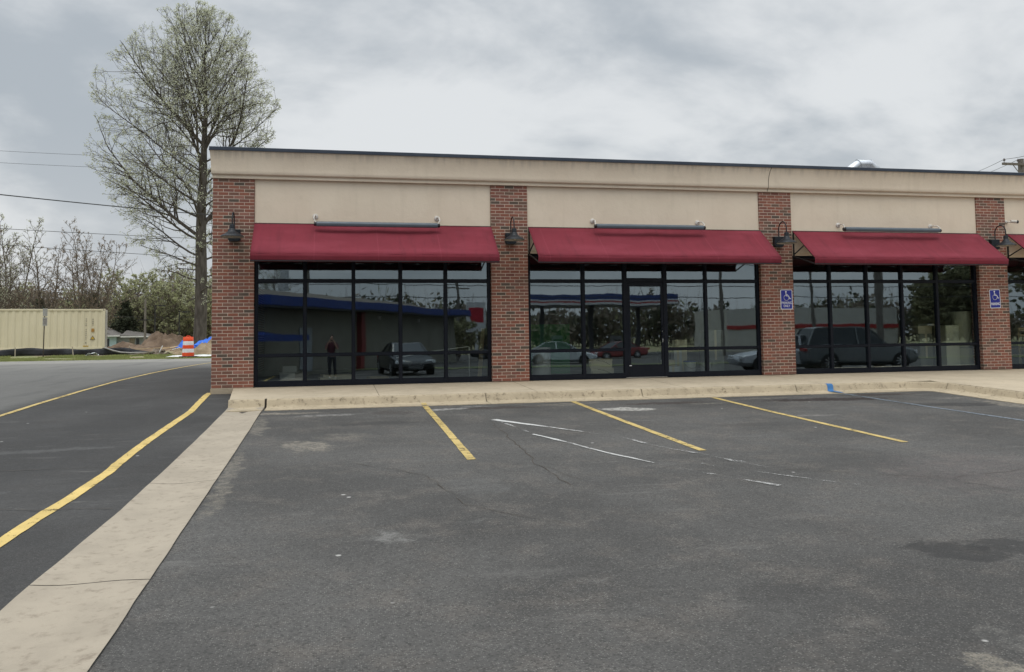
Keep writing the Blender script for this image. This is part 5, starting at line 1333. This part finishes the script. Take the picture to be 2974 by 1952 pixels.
# ------------------------------------------------------------ what stands behind the camera, seen in the glass
M_BWALL = pm('beige_block_wall', (.23, .22, .18), (.19, .18, .145), .8, .85); M_BFAS = pm('blue_fascia', (.012, .040, .20), (.01, .033, .17), 2, .45)
M_BROOF = pm('brown_roof', (.15, .125, .10), (.11, .095, .08), 3, .9)
B = thing('side_building', 'beige building with a blue roof edge reflected in the leftmost shop window', 'building', (-.6, -20.3, -.8), atan2(-24., 12.2))
# local +x runs along the east wall, local +y is outside
LB = 27.
k = MB(); k.box(0, -14, -.4, LB - .9, 0, 3.15); k.build('wall', M_BWALL, B)
k = MB(); k.box(-.9, .85, 3.25, LB, .90, 3.66); k.box(LB, -15, 3.25, LB + .05, .90, 3.66); k.box(-.95, -15, 3.25, -.9, .90, 3.66); k.build('blue_fascia', M_BFAS, B)
k = MB(); k.box(-.89, -15, 3.16, LB - .01, .84, 3.24); k.build('soffit', pm('soffit_dark', (.10, .10, .10), None, 2, .8), B)
k = MB(); k.add([(-.9, .84, 3.6), (LB, .84, 3.6), (LB, -15, 3.6), (-.9, -15, 3.6), (3, -7, 4.7), (LB - 4, -7, 4.7)], [(0, 1, 5, 4), (1, 2, 5), (2, 3, 4, 5), (3, 0, 4)]); k.build('roof', M_BROOF, B)
k = MB(); k.box(3.2, .001, .2, 4.3, .05, 2.3); k.build('door', pm('grey_door', (.30, .32, .33), None, 2, .6), B)
k = MB(); k.box(9.2, .001, 0, 9.7, .3, 3.15); k.build('red_downpipe_cover', pm('brick_red_paint', (.20, .03, .03), None, 3, .7), B)
for x in (12., 18.): k = MB(); k.box(x, .001, 2.75, x + .25, .15, 2.95); k.build('wall_light', M_WMET, B)
k = MB(); k.add([(0, .005, 2.1), (0, 2.2, 1.8), (-7, 2.2, 1.8), (-7, .005, 2.1)], [(0, 1, 2, 3)]); k.box(-7, 2.2, 1.7, 0, 2.25, 1.95); k.build('porch_canopy', M_BFAS, B)
k = MB(); k.box(9.8, -5, 4.5, 10.15, -4.6, 5.6); k.box(1.5, -6, 4.2, 2.4, -5.2, 5.4); k.build('roof_vent', M_GALV, B)

def car(name, label, loc, rz, body, dark, kind='sedan', front_lights=True):
    t = thing(name, label, 'car', loc, rz, None)
    # x forward; profile stations: x, half width, sill z, belt z
    if kind == 'suv': L, hw, hb, hr, cab = 4.7, .93, 1.02, 1.72, (-2.25, -1.9, .35, 1.05)
    else: L, hw, hb, hr, cab = 4.85, .93, .90, 1.43, (-1.75, -.85, .35, 1.15)
    st = [(-L / 2, .72, .42, hb * .80), (-L / 2 + .06, .82, .30, hb * .93), (-L / 2 + .35, .90, .24, hb * 1.0), (-1.3, hw, .20, hb * 1.02), (0, hw, .18, hb), (1.1, hw, .19, hb * .98), (1.6, .91, .22, hb * .90), (2.05, .86, .25, hb * .80), (L / 2 - .08, .76, .30, hb * .68), (L / 2, .62, .40, hb * .56)]
    k = MB(); V = []; n = 10
    for x, w, z0, z1 in st:
        V += [(x, -w * .80, z0), (x, -w, z0 + .14), (x, -w * 1.0, (z0 + z1) / 2), (x, -w * .96, z1 - .06), (x, -w * .86, z1), (x, w * .86, z1), (x, w * .96, z1 - .06), (x, w, (z0 + z1) / 2), (x, w, z0 + .14), (x, w * .80, z0)]
    F = [(i * n + j, i * n + (j + 1) % n, (i + 1) * n + (j + 1) % n, (i + 1) * n + j) for i in range(len(st) - 1) for j in range(n)]
    F += [tuple(range(n))[::-1], tuple((len(st) - 1) * n + j for j in range(n))]
    k.add(V, F); k.build('body', body, t, smooth=True, bevel=.03)
    a, b_, c_, d_ = cab
    def sec(x, w, z): return [(x, -w, z), (x, w, z)]
    k = MB(); wr, wb = .62, .80
    pts = [(a, hb - .02, wb), (b_, hr - .06, wr), (b_ + .5, hr, wr + .01), (c_ - .35, hr - .01, wr + .01), (c_, hr - .07, wr), (d_, hb - .03, wb)]
    V = [(x, -w, z) for x, z, w in pts] + [(x, w, z) for x, z, w in pts]; m_ = len(pts)
    k.add(V, [(i, i + 1, m_ + i + 1, m_ + i) for i in range(m_ - 1)] + [tuple(range(m_))[::-1], tuple(range(m_, 2 * m_))])
    k.build('windows', dark, t, bevel=.02)
    k = MB(); k.add([(b_ + .02, -wr - .01, hr - .05), (c_ - .02, -wr - .01, hr - .06), (c_ - .02, wr + .01, hr - .06), (b_ + .02, wr + .01, hr - .05), (b_ + .45, -wr, hr + .015), (c_ - .4, -wr, hr + .01), (c_ - .4, wr, hr + .01), (b_ + .45, wr, hr + .015)],
        [(0, 1, 5, 4), (1, 2, 6, 5), (2, 3, 7, 6), (3, 0, 4, 7), (4, 5, 6, 7)])
    for s in (-1, 1):
        for (xa, za, wa), (xb, zb2, wb2) in ((pts[0], pts[1]), (pts[4], pts[5])): k.bar((xa, s * wa, za), (xb, s * wb2, zb2), .07, .05)
        k.bar((-.2, s * .80, hb), (-.2, s * .63, hr - .03), .07, .04)
    k.build('roof', body, t, smooth=True)
    for x in (-1.42, 1.45):
        for s in (-1, 1):
            k = MB(); k.lathe([(.20, s * (hw - .20)), (.335, s * (hw - .19)), (.345, s * (hw - .1)), (.335, s * (hw + .012)), (.22, s * (hw + .018))], (x, 0, .345), 24, 'y'); w = k.build('wheel', pm('tyre', (.018, .018, .018), None, 5, .85), t, smooth=True)
            k = MB()
            k.lathe([(.0, s * (hw + .026)), (.05, s * (hw + .026)), (.06, s * (hw + .02))], (x, 0, .345), 12, 'y')
            for q in range(10): k.bar((x, s * (hw + .022), .345), (x + .21 * cos(q * pi / 5), s * (hw + .020), .345 + .21 * sin(q * pi / 5)), .035, .012, (0, 1, 0))
            k.build('rim', M_GALV, w)
    for s in (-1, 1):
        k = MB(); xh = L / 2 - .12; k.obox((xh - .05, s * .66, hb * .68), (.05, -s * .045, 0), (-.02 * 0, .20, 0), (0, 0, .07)); k.build('headlight', pm('headlight', (.75, .78, .8), None, 3, .15), t, bevel=.02)
        k = MB(); k.obox((-L / 2 + .03, s * .64, hb * .84), (.05, 0, 0), (0, .2, 0), (0, 0, .06)); k.build('taillight', pm('taillight', (.30, .01, .01), None, 3, .2), t, bevel=.02)
        k = MB(); k.obox((.75, s * 1.0, hb + .07), (.06, 0, 0), (0, .09, 0), (0, 0, .06)); k.build('mirror', body, t, bevel=.02)
    k = MB()
    for i in range(6): k.bar((L / 2 + .012 - .01 * i * 0, -.33 + .03 * (i < 1), .34 + i * .05), (L / 2 + .012, .33 - .03 * (i < 1), .34 + i * .05), .016, .016)
    k.bar((L / 2 + .01, -.36, .62), (L / 2 + .01, .36, .62), .02, .02); k.build('grille', M_GALV, t)
    return t
def paintm(n, c): return pm(n, c, tuple(x * .9 for x in c), .5, .18, spec=.6)
M_CG = pm('car_glass', (.02, .025, .028), None, 1, .05, spec=.7)
car('parked_car', 'black sedan facing the building, reflected in the leftmost shop window', (5.55, -20.4, -.72), radians(83), paintm('black_paint', (.012, .013, .015)), M_CG)
car('parked_car', 'pale sedan reflected in front of the green partition', (16.6, -34.5, -.87), radians(12), paintm('white_paint_car', (.52, .55, .56)), M_CG)
car('parked_car', 'dark grey four wheel drive reflected in the window left of the sign reading only PARKING', (22.9, -12.5, -.58), radians(8), paintm('grey_paint_car', (.11, .12, .125)), M_CG, 'suv')
car('parked_car', 'silver sedan reflected just right of the PARKING ONLY pillar', (20.6, -13.4, -.60), radians(192), paintm('silver_paint_car', (.40, .42, .45)), M_CG)
car('parked_car', 'dark red sedan reflected in the glass door', (24.5, -46, -.95), radians(170), paintm('red_paint_car', (.20, .02, .02)), M_CG)
car('parked_car', 'dark sedan reflected far behind the pole sign', (15.8, -50, -1.), radians(20), paintm('navy_paint_car', (.03, .035, .05)), M_CG)

# petrol station canopy
t = thing('station_canopy', 'blue, red and white striped filling station canopy reflected beside the glass door', 'canopy', (20., -58., -1.))
k = MB(); k.box(0, -9, 4.75, 15, 0, 5.75); k.build('canopy_body', pm('canopy_navy', (.03, .06, .20), (.025, .05, .17), 2, .5), t)
k = MB(); k.box(-.02, -9.02, 4.98, 15.02, .02, 5.10); k.build('red_stripe', pm('stripe_red', (.40, .04, .04), None, 2, .5), t)
k = MB(); k.box(-.02, -9.02, 4.76, 15.02, .02, 4.97); k.box(-.02, -9.02, 5.11, 15.02, .02, 5.24); k.build('white_stripe', pm('stripe_white', (.62, .62, .62), None, 2, .5), t)
for x in (2.5, 7.5, 12.5): k = MB(); k.box(x - .2, -4.7, 0, x + .2, -4.3, 4.745); k.build('column', pm('column_dark', (.08, .08, .09), None, 2, .6), t)
for x in (4., 10.):
    p = thing('fuel_pump', 'grey fuel pump standing below the striped canopy', 'fuel pump', (20 + x, -62.5, -1.), 0, 'fuel pumps under the canopy')
    k = MB(); k.box(-.45, -.3, 0, .45, .3, 1.9); k.build('pump_body', pm('pump_grey', (.35, .35, .36), None, 2, .5), p, bevel=.02)
    k = MB(); k.box(-.36, .302, 1.1, .36, .32, 1.6); k.build('display', M_CG, p)
# pole sign, poles, wires
t = thing('pole_sign', 'white pole sign with a red panel reflected in the leftmost shop window', 'sign', (15.4, -59.6, -1.))
k = MB(); k.box(-.12, -.12, 0, .12, .12, 5.1); k.box(-.85, -.15, 2.4, .85, .15, 5.1); k.build('sign_cabinet', pm('sign_cabinet_white', (.58, .58, .58), None, 2, .5), t)
k = MB(); k.box(-.6, .151, 3.3, .6, .17, 4.6); k.build('red_panel', pm('panel_red', (.45, .02, .04), None, 2, .5), t)
for i, (x, y, h, lb) in enumerate([(14.1, -62, 6.4, 'utility pole reflected left of the white pole sign'), (35.6, -50, 9.5, 'utility pole reflected at the right of the door bay'), (48.6, -57, 9., 'utility pole reflected left in the third shop window'), (51., -50, 9.8, 'thick dark pole reflected in the middle of the third shop window'), (.5, -46, 8.6, 'utility pole reflected above the blue roof edge')]):
    t = thing('utility_pole', lb, 'utility pole', (x, y, -1.1), 0, 'utility poles across the street')
    k = MB(); k.tube([(0, 0, 0), (0, 0, h + 1)], [.18 if i != 3 else .38, .13 if i != 3 else .36], 8); k.build('pole', M_POLE, t)
    k = MB(); k.bar((-1.1, 0, h + .3), (1.1, 0, h + .3), .12); k.build('crossarm', M_POLE, t)
for i, (z, lb) in enumerate([(9.2, 'upper street wire reflected in the top panes'), (8.3, 'middle street wire reflected in the top panes'), (6.2, 'lower street wire reflected in the panes'), (5.2, 'lowest street wire reflected in the panes')]):
    wire(lb, (-60, -48 - 2 * i, z + .3), (110, -56 + i, z - .6), .035, .8, 'street wires behind the camera', 40)
t = thing('traffic_signal', 'yellow and red traffic signal hanging over the street in the reflection', 'traffic signal', (27.4, -64, 3.6))
k = MB(); k.box(-.18, -.15, 0, .18, .15, 1.05); k.build('housing', pm('signal_yellow', (.50, .28, .02), None, 3, .5), t, bevel=.02)
mt = bpy.data.materials.new('signal_red_lit'); nt = NT(mt); e_ = nd(nt, 'ShaderNodeEmission', {0: (1, .04, .02, 1), 1: 4.}); nd(nt, 'ShaderNodeOutputMaterial', {0: e_.outputs[0]})
k = MB(); k.lathe([(.13, .155), (.0, .16)], (0, 0, .85), 14, 'y', caps=False); k.build('red_lens', mt, t)
t = thing('store', 'pale roofed store with a red band reflected right of the glass door', 'building', (51., -80., -1.2))
k = MB(); k.box(0, -10, 0, 24, 0, 5.2); k.build('wall', pm('pale_store_wall', (.45, .44, .41), (.40, .39, .36), 1, .8), t)
k = MB(); k.box(-.1, -.1, 2.6, 24.1, .1, 3.1); k.build('red_band', pm('band_red', (.35, .03, .03), None, 2, .6), t)
# vegetation behind the camera
t = small_tree(31, 9.5, 3.4, 4, 'leafy_tree', 'broad green tree reflected at the right of the third shop window', (79., -72., -1.2), M_LOLI, leaf=.30, lc=10, group='trees behind the camera', dens=(0, 2., 2.2, 3), maxl=3)
t.scale = (1.35, 1.35, 1.1)
for i, (x, y, s_, lb) in enumerate([(88, -66, 1.5, 'second broad green tree reflected in the fourth shop window'), (86., -86, 1.2, 'broad green tree reflected left of the largest reflected one'), (98, -74, 1.6, 'broad tree reflected at the far right edge')]):
    dup(t, (x, y, -1.2), i * 1.3, (s_, s_, s_ * .85), lb)
dup(A, (-3., -56, -1.2), 1., (.9, .9, .75), 'budding tree reflected above the blue roof edge at left', 'trees behind the camera')
bs = small_tree(33, 3.0, 1.5, 7, 'bush', 'rounded green bush reflected left of the white pole sign', (12.0, -49., -1.), M_LOLI, leaf=.22, lc=8, dens=(0, 2.4, 2.5, 3), lean=.6, maxl=2, cat='bush')
woodland('woodland', 'dark line of woods far behind the camera seen only in the glass', 9, 30000, -60, 140, -135, -125, lambda x: 8.5 + 1.5 * sin(x * .13), [M_LBRN, M_LOLI, M_LDRK], -1.3, 1.5, 3.2, spl=(.45, .3, .25))
strip('street_line', [(-40, -41), (120, -41)], .14, M_WPT, .006, 2.0)
strip('street_line', [(-40, -44.5), (120, -44.5)], .14, M_YELF, .006, 2.0)
k = MB(); k.grid(60, 1, lambda u, v: (1.3 + 78 * u, -27 - 2.5 * v, zg(-27 - 2.5 * v) + .03)); tag(k.build('grass_verge_base', pm('verge_green', (.11, .14, .05), (.16, .16, .08), 2, .95)), kind='structure')

# ------------------------------------------------------------ the photographer (stands behind the camera, visible only in the glass)
def skinned(name, joints, edges, mat, parent, root=0, sub=2):
    me = bpy.data.meshes.new(name); me.from_pydata([j[:3] for j in joints], edges, []); me.materials.append(mat)
    o = bpy.data.objects.new(name, me); COL.objects.link(o); o.parent = parent
    k = o.modifiers.new('skin', 'SKIN'); k.use_smooth_shade = True
    sv = me.skin_vertices[0] if me.skin_vertices else None
    if sv is None:
        me.attributes  # layer is created with the modifier
    sv = me.skin_vertices[0]
    for i, j in enumerate(joints):
        r = j[3] if isinstance(j[3], tuple) else (j[3], j[3]); sv.data[i].radius = r; sv.data[i].use_root = (i == root)
    k = o.modifiers.new('sub', 'SUBSURF'); k.levels = sub; k.render_levels = sub
    return o
M_SKIN = pm('skin', (.52, .32, .23), (.48, .28, .20), 6, .55); M_SHIRT = pm('maroon_shirt', (.085, .02, .03), (.065, .015, .025), 5, .85); M_PANT = pm('dark_trousers', (.03, .032, .04), (.02, .022, .03), 5, .85)
M_HAIR = pm('dark_hair', (.025, .018, .012), (.045, .03, .02), 20, .6); M_SHOE = pm('white_shoe', (.55, .55, .53), (.4, .4, .38), 8, .6)
t = thing('person', 'person in a maroon shirt and dark trousers photographing the shops, reflected in the glass', 'person', (2.36, -18.08, -.685))
# x right, y towards the building (facing +y); heights for a 1.78 m figure
hd = 1.60
J = [(0, 0, .95, (.13, .10)), (0, .0, 1.15, (.125, .09)), (0, .0, 1.36, (.15, .10)), (0, .0, 1.47, (.09, .075)), (0, .01, 1.53, .052), (0, .02, 1.60, (.062, .075)), (0, .015, 1.68, (.078, .095)), (0, .005, 1.745, (.065, .078)),
     (0, .115, 1.655, .012),
     (-.19, .0, 1.42, .055), (-.25, .16, 1.22, .045), (-.235, .20, 1.19, .042), (-.13, .36, 1.50, .030), (-.10, .385, 1.545, (.040, .018)),
     (.19, .0, 1.42, .055), (.25, .16, 1.22, .045), (.235, .20, 1.19, .042), (.13, .36, 1.50, .030), (.10, .385, 1.545, (.040, .018)),
     (-.10, 0, .88, .088), (-.115, .02, .50, .055), (-.12, -.01, .10, .038), (-.125, .02, .05, .04), (-.13, .14, .035, .032),
     (.10, 0, .88, .088), (.115, .02, .50, .055), (.12, -.01, .10, .038), (.125, .02, .05, .04), (.13, .14, .035, .032)]
E_ = [(0, 1), (1, 2), (2, 3), (3, 4), (4, 5), (5, 6), (6, 7), (6, 8), (2, 9), (9, 10), (10, 11), (11, 12), (12, 13), (2, 14), (14, 15), (15, 16), (16, 17), (17, 18), (0, 19), (19, 20), (20, 21), (21, 22), (22, 23), (0, 24), (24, 25), (25, 26), (26, 27), (27, 28)]
for s, b_ in ((-1, 13), (1, 18)):
    hx, hy, hz = J[b_][:3]
    for i in range(4):      # four fingers curled round the phone edge
        z = hz + .028 - i * .019; ln = (.9, 1., .95, .75)[i]; n0 = len(J)
        J += [(hx + s * .010, hy + .018, z, .009), (hx - s * .016 * ln, hy + .040, z + .002, .0085), (hx - s * .050 * ln, hy + .046, z, .0075)]
        E_ += [(b_, n0), (n0, n0 + 1), (n0 + 1, n0 + 2)]
    n0 = len(J); J += [(hx - s * .012, hy - .018, hz - .025, .011), (hx - s * .040, hy - .012, hz - .002, .0095)]; E_ += [(b_, n0), (n0, n0 + 1)]
body = skinned('body', J, E_, M_SKIN, t)
S_ = [(0, 0, .93, (.160, .125)), (0, .0, 1.12, (.150, .115)), (0, .0, 1.34, (.175, .125)), (0, .0, 1.465, (.095, .085)), (-.19, .0, 1.42, .078), (-.245, .14, 1.24, .064), (.19, .0, 1.42, .078), (.245, .14, 1.24, .064), (-.205, .24, 1.26, .055), (.205, .24, 1.26, .055)]
skinned('shirt', S_, [(0, 1), (1, 2), (2, 3), (2, 4), (4, 5), (2, 6), (6, 7), (5, 8), (7, 9)], M_SHIRT, body)
S_ = [(0, 0, .96, (.150, .115)), (-.10, 0, .86, .108), (-.115, .02, .50, .075), (-.12, -.01, .10, .062), (.10, 0, .86, .108), (.115, .02, .50, .075), (.12, -.01, .10, .062)]
skinned('trousers', S_, [(0, 1), (1, 2), (2, 3), (0, 4), (4, 5), (5, 6)], M_PANT, body)
for s in (-1, 1):
    skinned('shoe', [(s * .12, -.05, .05, .052), (s * .125, .06, .045, .050), (s * .13, .17, .035, .040)], [(0, 1), (1, 2)], M_SHOE, body, sub=1)
    k = MB(); k.lathe([(0, -.012), (.010, -.008), (.013, 0), (.010, .008), (0, .012)], (s * .031, .100, 1.683), 10); k.build('eye', pm('eye_dark', (.05, .04, .035), None, 8, .2), body, smooth=True)
    skinned('ear', [(s * .078, .005, 1.69, .012), (s * .082, .0, 1.66, .010)], [(0, 1)], M_SKIN, body, sub=1)
k = MB(); k.obox((0, .112, 1.612), (.024, 0, 0), (0, .006, 0), (0, 0, .006)); k.build('mouth', pm('lips', (.30, .12, .10), None, 8, .5), body, bevel=.003)
skinned('hair', [(0, -.035, 1.64, (.070, .06)), (0, -.028, 1.72, (.088, .085)), (0, .010, 1.775, (.075, .075)), (0, .07, 1.765, (.058, .028))], [(0, 1), (1, 2), (2, 3)], M_HAIR, body)
t = thing('phone', 'black phone held up in both hands by the reflected person', 'phone', (2.36, -17.665, .862))
k = MB(); k.box(-.075, -.012, -.037, .075, -.003, .037); k.build('phone_body', M_BLACK, t, bevel=.003)
k = MB(); k.box(-.070, -.0135, -.033, .070, -.0125, .033); k.build('screen', M_CG, t)
